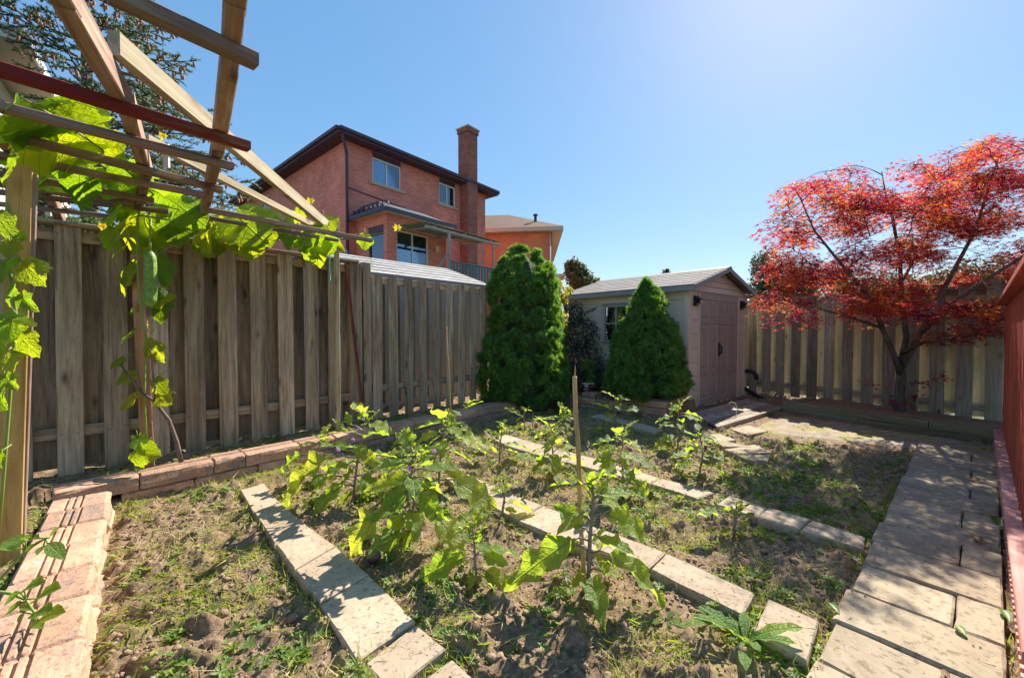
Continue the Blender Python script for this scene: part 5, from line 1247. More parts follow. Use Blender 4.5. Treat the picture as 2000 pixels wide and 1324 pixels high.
eggplant('leafy eggplant straddling the near edge of the third slab row', (1218, 972), (1215, 840), [((1246, 936), (1272, 966), -.05, 1.1), ((1226, 975), (1246, 990), -.05, 1.2), ((1196, 886), (1160, 902), 0, 1.1), ((1190, 906), (1172, 896), 0, 1)], extra=17, seed=12)
eggplant('dark stemmed eggplant in front of the planter wall', (1199, 856), (1206, 776), [((1196, 800), (1158, 784), 0, 1.1), ((1218, 800), (1254, 796), 0, 1.1), ((1204, 790), (1212, 774), 0, .9), ((1186, 840), (1142, 832), 0, 1.2)], extra=10, seed=13)
eggplant('eggplant with fan of upright leaves before the corner of the planter', (1325, 876), (1327, 788), [((1312, 824), (1288, 830), 0, 1.1), ((1324, 806), (1314, 788), 0, 1), ((1338, 812), (1370, 814), 0, 1.1), ((1318, 852), (1276, 864), 0, 1.2), ((1336, 855), (1362, 860), 0, 1.2)], extra=11, seed=14)
eggplant('eggplant near the worn flat slabs, farthest right in its row', (1365, 930), (1366, 846), [((1372, 862), (1396, 872), 0, 1.1), ((1376, 890), (1408, 880), 0, 1.2), ((1388, 900), (1430, 930), -.1, 1.1), ((1350, 888), (1310, 902), 0, 1.1)], extra=11, seed=15)
eggplant('low sprawling eggplant closest to the stone path', (1433, 1050), (1440, 982), [((1464, 1034), (1530, 1067), -.03, 1.05), ((1410, 1005), (1356, 990), .0, 1.0), ((1438, 1008), (1464, 981), .0, .9), ((1446, 1012), (1473, 1001), -.02, 1.1), ((1436, 1032), (1458, 1060), -.05, .9), ((1436, 1010), (1430, 988), .02, .9), ((1446, 1030), (1462, 1015), .05, 1)], seed=16, extra=4)
eggplant('small eggplant against the long block wall behind the tallest ones', (788, 893), (788, 846), [((786, 866), (774, 846), 0, .9), ((792, 866), (806, 852), 0, .9), ((780, 876), (752, 886), 0, 1)], extra=9, seed=17)
eggplant('small spindly eggplant close to the wall at left rear', (616, 944), (628, 852), [((620, 880), (604, 888), 0, 1), ((626, 866), (640, 850), 0, .9), ((618, 890), (598, 902), 0, 1)], extra=10, seed=18)
# dried eggplant fruit on the soil
m = MB(); p = G(728, 1084, .04); m.lathe([(.004, -.05), (.026, -.035), (.036, 0), (.03, .03), (.014, .05), (.003, .055)], 14, Matrix.Translation(p) @ Matrix.Rotation(R(75), 4, 'Y') @ Matrix.Rotation(.6, 4, 'X'))
M['driedfruit'] = flat('dried_purple_fruit', (.20, .085, .10), .6, .35, 60, bump=.6); tag(m.build('eggplant_fruit', M['driedfruit'], smooth=True), 'shrivelled purple eggplant lying beside the front slab row', 'fruit')

# ================================================================== TOMATO SPRIG, lower left
tm = root('tomato_plant', 'tomato sprigs reaching over the grooved block wall at lower left', 'plant', G(-60, 1180, .12)); m = MB()
Yt = 1.42
def sprig(pts, leaves):
    P = [PY(x, y, Yt) for x, y in pts]; m.tube(P, [.006 * (1 - .6 * i / len(P)) for i in range(len(P))], 6)
    for k, (b, t) in enumerate(leaves): 
        B, T = PY(*b, Yt - .01), PY(*t, Yt - random.uniform(0, .06)); link('leaf', TOM[k % 3], None, tm, leaf_M(B, T, (random.uniform(-.3, .3), -.5, 1), random.uniform(.85, 1.15)))
        q = min((p for p in P), key=lambda p: (p - B).length); m.tube([q, B], .0025, 4)
sprig([(-60, 1190), (10, 1120), (50, 1075), (90, 1050)], [((45, 1060), (0, 1050)), ((40, 1070), (-10, 1065)), ((60, 1050), (40, 1045)), ((70, 1060), (40, 1085)), ((92, 1060), (128, 1090)), ((60, 1052), (72, 1045)), ((85, 1065), (70, 1080)), ((50, 1055), (14, 1078)), ((96, 1050), (112, 1026))])
sprig([(-60, 1150), (20, 1158), (50, 1170), (70, 1200), (66, 1225)], [((40, 1155), (0, 1180)), ((45, 1175), (-2, 1202)), ((48, 1150), (74, 1130)), ((72, 1168), (104, 1140)), ((70, 1196), (92, 1186)), ((76, 1210), (115, 1188)), ((48, 1196), (30, 1214)), ((66, 1205), (58, 1196)), ((64, 1214), (80, 1222)), ((38, 1182), (58, 1190))])
sprig([(-40, 1290), (30, 1282), (60, 1262), (70, 1240)], [((64, 1266), (84, 1290)), ((62, 1268), (48, 1284)), ((36, 1284), (20, 1310)), ((40, 1290), (46, 1322)), ((14, 1290), (0, 1310)), ((70, 1262), (86, 1270)), ((10, 1282), (-6, 1268))])
m.build('stem', M['stemgreen'], tm, smooth=True)

# ================================================================== LARGE-LEAVED WEEDS and fallen leaves
def rosette(label, px, n, L, seed, name='weed_plant', tall=.5):
    r = random.Random(seed); b = G(*px); b.z = soil_z(b.x, b.y); rt = root(name, label, 'weed', b, group='weeds in the vegetable bed')
    for i in range(n):
        a = i * 2.4 + r.uniform(-.3, .3); l = L * r.uniform(.7, 1.2); d = V((math.cos(a), math.sin(a), r.uniform(.25, 1) * tall)); B = b + d * .01; T = B + d.normalized() * l
        if T.z < .02: T.z = .03
        link('leaf', WEED[i % 3], None, rt, leaf_M(B, T, (0, 0, 1) if d.z < .8 else (d.x * -1, d.y * -1, 1), r.uniform(.8, 1.2)))
def lett(t, s): return .21 * (t ** .6) * (1.1 - t ** 5) * (1 + .06 * math.sin(t * 22 + s)) if 0 < t < 1 else .02
WEED = [grid_leaf('leaf', M['tomato'], lett, 8, droop=.3, cup=.25, ripple=.03, seed=i) for i in range(3)]
rosette('broad leafed weed like lettuce in the front bed near the path', (1455, 1262), 9, .17, 1, tall=1.0)
rosette('flat weed rosette just right of the lettuce-like weed', (1500, 1282), 7, .12, 2, tall=.3)
rosette('weed tuft left of the front slab end by the path', (1385, 1225), 7, .09, 3, tall=.7)
rosette('small weed below the front bamboo cane eggplant', (1300, 1215), 6, .07, 4, tall=.5)
rosette('bright weed against the foot of the board fence near the red bar', (588, 846), 6, .12, 5, tall=1.4)
rosette('small weed at the corner of the ramp in sun', (1500, 812), 7, .12, 6, tall=.8)
FALL = [grid_leaf('leaf', M['straw'], ov_prof, 5, droop=.2, cup=.5, ripple=.03, seed=i) for i in range(2)]
M['deadleaf'] = leafmat('dead_brown_leaf', [(.22, .11, .05), (.30, .17, .08)], [(.3, .15, .05)] * 2, .25, .7, island=False); M['greenleaf'] = leafmat('fallen_green_leaf', [(.10, .20, .04), (.2, .28, .06)], [(.3, .45, .05)] * 2, .35, .5, island=False)
for lab, b, t, mt in [('brown curled leaf on a flagstone in the middle of the path', (1902, 1046), (1916, 1056), 'deadleaf'), ('folded green leaf at a joint of the path slabs', (1866, 1220), (1887, 1236), 'greenleaf'), ('pale green leaf near the bottom edge of the path', (1618, 1176), (1640, 1193), 'greenleaf'),
                      ('yellow leaf at the foot of the red railing', (1948, 1010), (1956, 1024), 'greenleaf'), ('small reddish leaf on the shaded far path', (1900, 934), (1910, 940), 'deadleaf'), ('narrow leaf beside the railing skirt', (1958, 1190), (1972, 1206), 'greenleaf'), ('dry leaf on the lowest slab of the path', (1835, 1306), (1856, 1322), 'deadleaf'),
                      ('yellow dead leaf on the soil left of the front slab row', (255, 1220), (264, 1214), 'greenleaf')]:
    zz = .058 if b[0] > 1600 else .04
    me = FALL[0].copy(); me.materials.clear(); me.materials.append(M[mt]); o = link('fallen_leaf', me, None, None, leaf_M(G(*b, zz), G(*t, zz + .012), (0, 0, 1), .85)); tag(o, lab, 'leaf')
# ================================================================== SHRUBS AND TREES
def tuft_template(n=7, spread=.75, w_=.13):
    vs = [(0, 0, 0)]; fs = []
    for i in range(n):
        a = 2 * math.pi * i / n + (.3 if i % 2 else 0); t = spread * (.55 + .45 * (i % 3) / 2)
        d = V((math.sin(t) * math.cos(a), math.sin(t) * math.sin(a), math.cos(t))); s = V((-math.sin(a), math.cos(a), 0))
        b = len(vs); vs += [tuple(d * .35 + s * w_), tuple(d * (1.0 - .2 * (i % 2))), tuple(d * .35 - s * w_)]; fs.append((0, b, b + 1)); fs.append((0, b + 1, b + 2))
    return np.array(vs), np.array(fs)
TUFT = tuft_template(10, .95, .075)
def cone_shrub(name, label, c, H, prof, n, seed, tuft=.06, keep=None):
    """prof(t) -> radius at height fraction t"""
    rng = np.random.default_rng(seed); rt = root(name, label, 'shrub', c, group='clipped dwarf spruces')
    # foliage grows as shoots: many small rounded sprays over the outline, with hollows between them
    nc = n // 46; tc = rng.uniform(0, 1, nc * 4); rc = np.array([prof(x) for x in tc]); acc = rng.uniform(0, rc.max(), nc * 4) < rc + .05; tc = tc[acc][:nc]; ac = rng.uniform(0, 2 * np.pi, len(tc)); rc = np.array([prof(x) for x in tc])
    zc_ = tc * H; bul = 1 + .55 * (fbm(ac * 1.5 + 7 * seed, zc_ * 2.6, seed, 3) - .5); rr = rc * bul * rng.uniform(.84, 1.05, len(tc)); cc = np.stack([c.x + rr * np.cos(ac), c.y + rr * np.sin(ac), c.z + zc_], 1)
    out = np.stack([np.cos(ac), np.sin(ac), np.full(len(tc), .45) + 1.2 * (tc > .88)], 1); out += rng.normal(0, .18, out.shape); out /= np.linalg.norm(out, axis=1, keepdims=True)
    rad = rng.uniform(.05, .10, len(tc)) * np.where(tc > .85, .7, 1.0); per = 46
    dv = rng.normal(0, 1, (len(tc), per, 3)); dv /= np.linalg.norm(dv, axis=2, keepdims=True); dv += .75 * out[:, None]; dv /= np.linalg.norm(dv, axis=2, keepdims=True)
    pos = (cc[:, None] + dv * rad[:, None, None] * rng.uniform(.55, 1.05, (len(tc), per, 1)) + out[:, None] * rad[:, None, None] * rng.uniform(-.2, .5, (len(tc), per, 1))).reshape(-1, 3); nr = (dv + rng.normal(0, .25, dv.shape)).reshape(-1, 3); t = np.repeat(tc, per)
    kz = pos[:, 2] > c.z - .06; pos, nr, t = pos[kz], nr[kz], t[kz]
    if keep is not None: k = keep(pos); pos, nr, t = pos[k], nr[k], t[k]
    v, f = scatter(*TUFT, frames(pos, nr, tuft * rng.uniform(.7, 1.35, len(pos))))
    link('foliage', np_mesh('foliage', v, f, M['needle']), None, rt)
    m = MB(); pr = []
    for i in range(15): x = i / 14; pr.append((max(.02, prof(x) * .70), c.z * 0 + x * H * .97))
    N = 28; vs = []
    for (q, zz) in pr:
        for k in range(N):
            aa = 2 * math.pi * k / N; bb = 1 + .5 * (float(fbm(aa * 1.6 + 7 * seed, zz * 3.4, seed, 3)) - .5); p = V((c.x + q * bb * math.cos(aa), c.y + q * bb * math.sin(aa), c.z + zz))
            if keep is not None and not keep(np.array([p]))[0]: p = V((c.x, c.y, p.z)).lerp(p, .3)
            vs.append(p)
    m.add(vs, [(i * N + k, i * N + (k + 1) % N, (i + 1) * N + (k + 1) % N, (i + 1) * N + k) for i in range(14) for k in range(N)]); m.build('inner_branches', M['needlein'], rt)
    m = MB(); m.tube([c - V((0, 0, .1)), c + V((0, 0, H * .8))], [.05, .01], 7); m.build('trunk', M['bark'], rt)
    return rt
cA = V((.16, 6.46, .12)); fk = lambda P: (P[:, 0] - (-6.034 + .888 * P[:, 1])) * .748 > .06 * 0 + .03
def profA(t):
    if t < .10: return .60 + .9 * t
    if t < .34: return .69 - .25 * (t - .1)
    if t < .42: return .63 - .9 * (t - .34)
    if t < .72: return .56 - .25 * (t - .42)
    return max(.02, .50 * (1 - ((t - .72) / .28) ** 1.9) ** .75)
cone_shrub('spruce_shrub', 'taller dwarf spruce with lumpy shape between board fence and block wall', cA, 2.36, profA, 26000, 3, .056, keep=fk)
cB = V((1.99, 6.0, .27))
cone_shrub('spruce_shrub', 'shorter cone-shaped dwarf spruce in front of the shed window wall', cB, 1.62, lambda t: max(.02, (.545 * (1 - t ** 1.3) + .02 if t > .08 else .34 + 2.4 * t)), 21000, 8, .05)

def leaf_quads(n=2):
    """small folded leaf, six corners"""
    return np.array([(0, 0, 0), (.28, .4, .08), (0, 1, -.05), (-.28, .4, .08)]), np.array([(0, 1, 2), (0, 2, 3)])
LQ = leaf_quads()
def bush(name, label, cat, blobs, n, size, mat, seed, trunk=None, keep=None, group=None, lq=LQ):
    rng = np.random.default_rng(seed); rt = root(name, label, cat, trunk[0] if trunk else blobs[0][0], group=group); ps = []; ns = []
    wts = np.array([b[1][0] * b[1][1] + b[1][1] * b[1][2] for b in blobs]); wts = wts / wts.sum()
    for (c, r), wt in zip(blobs, wts):
        k = int(n * wt); d = rng.normal(0, 1, (k, 3)); d /= np.linalg.norm(d, axis=1, keepdims=True); rad = rng.uniform(.25, 1.05, (k, 1)) ** .45
        bump_ = 1 + .5 * (fbm(d[:, 0] * 3 + seed, d[:, 2] * 3 + d[:, 1] * 2, seed, 3)[:, None] - .5)
        ps.append(np.array(c)[None] + d * rad * np.array(r)[None] * bump_); ns.append(d + rng.normal(0, .8, (k, 3)) + np.array([0, 0, .4]))
    ps = np.concatenate(ps); ns = np.concatenate(ns)
    if keep is not None: kk = keep(ps); ps, ns = ps[kk], ns[kk]
    v, f = scatter(*lq, frames(ps, ns, size * rng.uniform(.6, 1.3, len(ps)))); link('crown', np_mesh('crown', v, f, mat), None, rt)
    if trunk:
        m = MB(); b, h, r = trunk; top = V(b) + V((0, 0, h)); m.tube([b, V(b).lerp(top, .5) + V((.02 * h, 0, 0)), top], [r, r * .75, r * .4], 8)
        for i, (c, rr) in enumerate(blobs): s_ = V(b).lerp(top, .45 + .5 * i / max(1, len(blobs))); m.tube([s_, s_.lerp(V(c), .6) + V((0, 0, .05)), V(c)], [r * .5, r * .3, r * .12], 6)
        m.build('trunk', M['bark'], rt)
    return rt
shw = lambda P: ((P[:, 0] - 2.62) * -.762 + (P[:, 1] - 6.08) * -.648) > .02       # this side of the shed wall
bush('dark_shrub', 'dark shrub between the two dwarf spruces against the shed wall', 'shrub',
     [(PY(1135, 715, 7.15), (.42, .35, .42)), (PY(1130, 655, 7.25), (.36, .3, .36)), (PY(1122, 615, 7.5), (.2, .2, .25)), (PY(1160, 735, 6.8), (.22, .2, .25)), (PY(1105, 740, 6.9), (.22, .25, .35))], 5200, .052, M['darkleaf'], 4, trunk=(V((1.15, 6.95, .1)), .7, .03), keep=shw)
# trailing sprigs in front of the shed window side
tw = root('shrub_sprig', 'dark trailing sprig reaching across the shed shutter', 'branch', PY(1120, 622, 7.25)); m = MB(); P = [PY(1112, 628, 7.2), PY(1135, 614, 7.15), PY(1152, 606, 7.1), PY(1166, 600, 7.05)]; m.tube(P, [.008, .006, .005, .003], 5); m.build('stem', M['bark'], tw)
pos = np.array([P[0].lerp(P[3], x) for x in np.linspace(0, 1, 90)]) + RNG.normal(0, .018, (90, 3)); v, f = scatter(*LQ, frames(pos, RNG.normal(0, 1, (90, 3)), np.full(90, .04))); link('foliage', np_mesh('foliage', v, f, M['darkleaf']), None, tw)
# yellowing shrub edge to the right of the tall dwarf spruce
M['yleaf'] = leafmat('yellow_green_leaf', [(.16, .19, .03), (.26, .24, .04), (.36, .28, .05)], [(.5, .5, .03), (.6, .5, .04), (.6, .45, .05)], .45, .5)
bush('privet_shrub', 'yellow-green shrub peeking out right of the taller dwarf spruce', 'shrub', [(PY(1096, 580, 6.95), (.14, .12, .14)), (PY(1086, 560, 6.9), (.14, .14, .14)), (PY(1097, 640, 6.9), (.10, .1, .3)), (PY(1110, 568, 7.2), (.08, .1, .08))], 900, .055, M['yleaf'], 5, trunk=(V((.72, 6.9, .1)), 1.2, .018))
bush('potted_plant', 'small light green leafy plant beside the dark shrub', 'plant', [(PY(1150, 715, 6.55), (.11, .1, .12)), (PY(1153, 740, 6.5), (.09, .09, .1))], 260, .06, M['cover'], 6, trunk=(PY(1152, 762, 6.5), .22, .008))
# little ornament on the wall corner
M['ornwhite'] = flat('ornament_white', (.55, .50, .52), .5); M['ornred'] = flat('ornament_mauve', (.28, .12, .2), .5); M['ornblue'] = flat('ornament_blue', (.17, .2, .32), .5)
og = root('garden_ornament', 'small painted figurine pot standing on the wall corner', 'ornament', PY(1145, 772, 6.42)); og_b = PY(1145, 771, 6.42); Mo = Matrix.Translation(og_b)
m = MB(); m.lathe([(.03, 0), (.034, .03), (.03, .055)], 12, Mo); m.build('base', M['ornblue'], og, smooth=True); m = MB(); m.lathe([(.03, .056), (.043, .075), (.046, .10), (.034, .115)], 12, Mo); m.build('body', M['ornred'], og, smooth=True)
m = MB(); m.lathe([(.02, .116), (.036, .13), (.038, .15), (.028, .168), (.012, .172)], 12, Mo); m.build('head', M['ornwhite'], og, smooth=True); m = MB(); m.box2((-.06, -.05, .173), (.12, .05, .185), Mo); m.build('tray', M['ornwhite'], og)

# ---- Japanese maple
def maple_leaf_t():
    vs = [(0, .12, 0)]; lob = [(-2.0, .42), (-1.05, .72), (0, 1.0), (1.05, .72), (2.0, .42)]; ring = []
    for i, (a, L) in enumerate(lob):
        if i: am = (a + lob[i - 1][0]) / 2; ring.append((math.sin(am) * .13, .12 + math.cos(am) * .13, .02))
        ring.append((math.sin(a) * L, .12 + math.cos(a) * L * .9, -.16 * L))
    ring.append((.03, -.02, 0)); vs += ring; k = len(ring)
    return np.array(vs), np.array([(0, 1 + i, 1 + (i + 1) % k) for i in range(k)])
ML = maple_leaf_t()
mt_ = root('maple_tree', 'red-leaved Japanese maple spreading in front of the back fence', 'tree', V((5.1, 5.4, .12)))
limbs = [ # pixel x, y, depth, radius
 [(1757, 808, 5.42, .085), (1757, 770, 5.42, .07), (1760, 735, 5.42, .066), (1758, 715, 5.42, .062)],
 [(1760, 735, 5.42, .05), (1745, 690, 5.35, .042), (1722, 640, 5.2, .036), (1705, 590, 5.05, .03), (1668, 545, 4.9, .024), (1630, 500, 4.75, .018), (1590, 450, 4.6, .012), (1560, 380, 4.5, .006)],
 [(1758, 715, 5.42, .05), (1770, 660, 5.45, .042), (1762, 590, 5.5, .036), (1757, 500, 5.5, .028), (1742, 420, 5.5, .02), (1728, 370, 5.5, .012), (1722, 335, 5.5, .006)],
 [(1760, 720, 5.42, .05), (1795, 655, 5.3, .042), (1825, 600, 5.15, .036), (1862, 530, 5.0, .028), (1905, 450, 4.9, .02), (1930, 370, 4.8, .012), (1950, 310, 4.8, .006)],
 [(1795, 655, 5.3, .036), (1850, 600, 5.0, .03), (1920, 550, 4.7, .026), (2000, 500, 4.5, .02), (2080, 420, 4.4, .012)],
 [(1762, 690, 5.42, .03), (1800, 670, 5.1, .026), (1860, 665, 4.9, .02), (1945, 643, 4.7, .014), (2020, 620, 4.6, .008)],
 [(1722, 640, 5.2, .022), (1660, 620, 4.9, .016), (1590, 600, 4.7, .011), (1520, 585, 4.5, .006)],
 [(1757, 560, 5.5, .02), (1800, 480, 5.9, .015), (1840, 400, 6.1, .01), (1860, 320, 6.2, .005)],
 [(1705, 590, 5.05, .016), (1650, 560, 5.6, .012), (1590, 520, 5.9, .008), (1540, 480, 6.0, .004)],
 [(1735, 380, 5.5, .008), (1700, 366, 5.4, .006), (1680, 350, 5.4, .004), (1667, 322, 5.4, .002)]]
m = MB(); LP = []
for lb in limbs:
    P = [PY(x, y, Y) for x, y, Y, r in lb]; rr = [q[3] for q in lb]
    if lb is limbs[0]: P[0] = V((P[0].x, P[0].y, -.05)); rr[0] = .1
    m.tube(P, [q * .8 for q in rr], 8)
    for a, b in zip(P[:-1], P[1:]):
        for k in range(5): LP.append(a.lerp(b, k / 5))
LPn = np.array([tuple(p) for p in LP])
crown = [(1478, 592), (1486, 520), (1496, 440), (1530, 370), (1570, 335), (1640, 322), (1690, 372), (1740, 315), (1800, 322), (1838, 290), (1880, 300), (1910, 270), (2010, 262), (2130, 300), (2180, 450), (2120, 600), (2000, 650), (1940, 640), (1880, 660), (1820, 650), (1760, 640), (1700, 636), (1640, 646), (1560, 630), (1500, 632)]
def in_poly(x, y, poly):
    c = False; j = len(poly) - 1
    for i in range(len(poly)):
        if (poly[i][1] > y) != (poly[j][1] > y) and x < (poly[j][0] - poly[i][0]) * (y - poly[i][1]) / (poly[j][1] - poly[i][1]) + poly[i][0]: c = not c
        j = i
    return c
rnd = random.Random(12); pos = []; nrm = []; nsp = 0; sprays = []
while nsp < 380:
    x = rnd.uniform(1478, 2180); y = rnd.uniform(262, 662)
    if not in_poly(x, y, crown) or not in_poly(x - 12, y, crown): continue
    if y > 598 and x < 1900 and rnd.random() < .72: continue
    if y > 545 and x < 1640 and rnd.random() < .35: continue
    Y = rnd.uniform(4.3, 6.4)
    if y > 590: Y = rnd.uniform(4.3, 5.4)
    if float(fbm(x / 58, y / 40, 77, 2)) < .415: continue
    nsp += 1; c = PY(x, y, Y); sprays.append(c)
    i = int(np.argmin(((np.array(LP) - np.array(c)) ** 2 * np.array([1, 1, 1.3])).sum(1))); s_ = LP[i]; mid = s_.lerp(c, .5) + V((rnd.uniform(-.06, .06), rnd.uniform(-.06, .06), rnd.uniform(.0, .08))); m.tube([s_, s_.lerp(mid, .5) + V((0, 0, .01)), mid, c], [.007, .0055, .004, .002], 4); LP += [mid, c]
    rs = rnd.uniform(.13, .28); k = int(2300 * rs * rs * rnd.uniform(.6, 1.4)) + 14; dirx = (c - s_).normalized()
    for q in range(k):
        r = rs * math.sqrt(rnd.random()); a = rnd.uniform(0, 6.283); dz = -.6 * r * r / rs + rnd.gauss(0, .04)
        pos.append((c.x + r * math.cos(a) * 1.25, c.y + r * math.sin(a), c.z + dz)); nrm.append((rnd.gauss(0, .28) + .4 * math.cos(a) * r / rs, rnd.gauss(0, .34) + .4 * math.sin(a) * r / rs, 1))
m.build('trunk', M['bark'], mt_, smooth=True)
for (x, y) in ((1720, 755), (1745, 790), (1800, 750), (1838, 742), (1785, 775), (1770, 790), (1690, 745), (1845, 735)):   # low shoots on the trunk
    c = PY(x, y, 5.2)
    for q in range(14): pos.append((c.x + rnd.gauss(0, .05), c.y + rnd.gauss(0, .05), c.z + rnd.gauss(0, .03))); nrm.append((rnd.gauss(0, .5), rnd.gauss(0, .5), 1))
pos = np.array(pos); v, f = scatter(*ML, frames(pos, np.array(nrm), .066 * np.random.default_rng(5).uniform(.55, 1.25, len(pos)))); link('crown', np_mesh('crown', v, f, M['maple']), None, mt_)
print('maple leaves', len(pos))

# ---- spruce behind the left fence
st_ = root('spruce_tree', 'tall spruce hung with brown cones behind the trellis', 'tree', V((-6.1, 6.0, -.1))); rnd = random.Random(5); Tb = V((-6.15, 6.0, -.1)); Ht = 7.3
m = MB(); m.tube([Tb, Tb + V((0, 0, Ht * .5)), Tb + V((0, 0, Ht))], [.16, .09, .015], 9); m.build('trunk', M['bark'], st_)
tw = MB(); npos = []; nnrm = []; cpos = []; cn_ = []
for ib in range(120):
    t = (ib + .5) / 120; z = 1.0 + t * (Ht - 1.05); L = 3.0 * (1 - t) ** .8 + .2; a = ib * 2.399 + rnd.uniform(-.3, .3); d = V((math.cos(a), math.sin(a), 0)); side = V((-d.y, d.x, 0))
    if d.x < -.25 and t > .25: continue
    if d.x < .12 and z < 3.3: continue
    pts = []
    for i in range(7): s_ = i / 6; pts.append(Tb + V((0, 0, z)) + d * L * s_ + V((0, 0, L * (-.30 * s_ + .30 * s_ ** 2.2 + .10 * t))))
    tw.tube(pts, [.022 * (1 - t * .6), .018, .015, .012, .009, .006, .003], 5)
    nt_ = int(8 + 12 * (1 - t))
    for j in range(nt_):
        s_ = .18 + .82 * j / nt_; k = min(5, int(s_ * 6)); b = pts[k].lerp(pts[k + 1], s_ * 6 - k); sg = 1 if j % 2 else -1; l = L * .34 * (1.12 - s_) + .07
        dd = (d * rnd.uniform(.45, .8) + side * sg * rnd.uniform(.5, .9) + V((0, 0, rnd.uniform(-.25, .25)))).normalized(); e = b + dd * l + V((0, 0, -.12 * l)); tw.tube([b, b.lerp(e, .5), e], [.006, .005, .003], 4)
        subs = [(b, e)]
        for q in range(int(l / .06)):
            u = (q + 1) / (int(l / .06) + 1); bb = b.lerp(e, u); d3 = (dd * .7 + (side if q % 2 else -side) * .6 * (1 if rnd.random() < .8 else -1) + V((0, 0, rnd.uniform(-.3, .45)))).normalized(); subs.append((bb, bb + d3 * rnd.uniform(.05, .12)))
        for (p, q_) in subs:
            ln = (q_ - p).length; nn = max(5, int(ln / .007)); ax = (q_ - p).normalized()
            for w2 in range(nn):
                npos.append(tuple(p.lerp(q_, w2 / nn))); v_ = V((rnd.gauss(0, 1), rnd.gauss(0, 1), rnd.gauss(0, 1))); v_ = (v_ - ax * v_.dot(ax)).normalized() + ax * .9; nnrm.append(tuple(v_))
        if rnd.random() < .42 + .3 * t:
            for q in range(rnd.randint(1, 3)): cpos.append(tuple(b.lerp(e, rnd.uniform(.3, 1)) + V((rnd.uniform(-.03, .03), rnd.uniform(-.03, .03), -.01)))); cn_.append((rnd.gauss(0, .25), rnd.gauss(0, .25), -1))
tw.build('branch', M['bark'], st_)
NT3 = (np.array([(-.16, 0, 0), (.16, 0, 0), (0, .1, 1.0), (0, -.13, .1)]), np.array([(0, 1, 2), (0, 2, 3), (1, 3, 2)]))
v, f = scatter(*NT3, frames(np.array(npos), np.array(nnrm), np.full(len(npos), .042))); link('foliage', np_mesh('foliage', v, f, M['spruce']), None, st_); print('spruce needles', len(npos))
ct = MB(); ct.lathe([(.08, 0), (.2, .2), (.22, .5), (.17, .8), (.05, 1.0)], 7); v, f = scatter(np.array(ct.v), np.array([(q[0], q[1], q[2]) for q in ct.f if len(q) == 4] + [(q[0], q[2], q[3]) for q in ct.f if len(q) == 4]), frames(np.array(cpos), np.array(cn_), np.random.default_rng(2).uniform(.055, .085, len(cpos))))
link('cones', np_mesh('cones', v, f, M['cone'], True), None, st_, kind='stuff'); print('cones', len(cpos))

# ---- trees far behind
def ell(px, py, Y, rx, rz, ry=None): return (PY(px, py, Y), (rx * Y / 800, (ry or rx) * Y / 800, rz * Y / 800))
M['bronze'] = leafmat('bronze_tree_leaf', [(.08, .10, .05), (.12, .14, .06), (.18, .15, .08)], [(.2, .24, .06), (.28, .28, .08), (.34, .26, .1)], .35, .6)
bush('leafy_tree', 'bronze-green tree beyond the smaller orange brick house', 'tree', [ell(1125, 540, 26, 17, 26), ell(1110, 526, 26, 8, 18), ell(1122, 516, 26, 9, 12), ell(1138, 530, 26, 10, 16), ell(1148, 546, 26, 12, 14), ell(1164, 550, 26, 7, 7), ell(1134, 552, 26, 22, 12)], 2600, .24, M['bronze'], 11, trunk=(V((4.1, 26, 0)), 3.6, .22))
bush('leafy_tree', 'tiny treetop peeking over the shed roof', 'tree', [ell(1302, 534, 30, 6, 9), ell(1296, 540, 30, 5, 6), ell(1310, 541, 30, 6, 6)], 700, .2, M['treeleaf'], 12, trunk=(V((11.3, 30, 0)), 4.6, .16))
bush('leafy_tree', 'dark green tree behind the back fence left of the maple', 'tree', [ell(1512, 545, 10.5, 44, 50), ell(1495, 515, 10.5, 26, 28), ell(1540, 560, 10.5, 45, 40), ell(1500, 575, 10.5, 34, 24), ell(1600, 560, 10.5, 50, 46)], 8500, .085, M['treeleaf'], 13, trunk=(V((7.0, 10.5, 0)), 1.9, .1))
bush('leafy_tree', 'low green hedge tree behind the maple and back fence', 'tree', [ell(1700, 570, 9.5, 60, 42), ell(1800, 575, 9.5, 70, 46), ell(1900, 560, 9.5, 70, 52), ell(2000, 560, 9.5, 70, 56)], 9000, .085, M['treeleaf'], 14, trunk=(V((9.7, 9.6, 0)), 1.6, .1))
bush('leafy_hedge', 'dark evergreen growth just showing above the far left fence', 'hedge', [ell(120, 440, 4.6, 70, 10), ell(220, 448, 4.8, 70, 12), ell(330, 455, 5.0, 60, 14)], 2600, .05, M['spruce'], 15, trunk=(V((-4.9, 4.9, 0)), 1.8, .04))

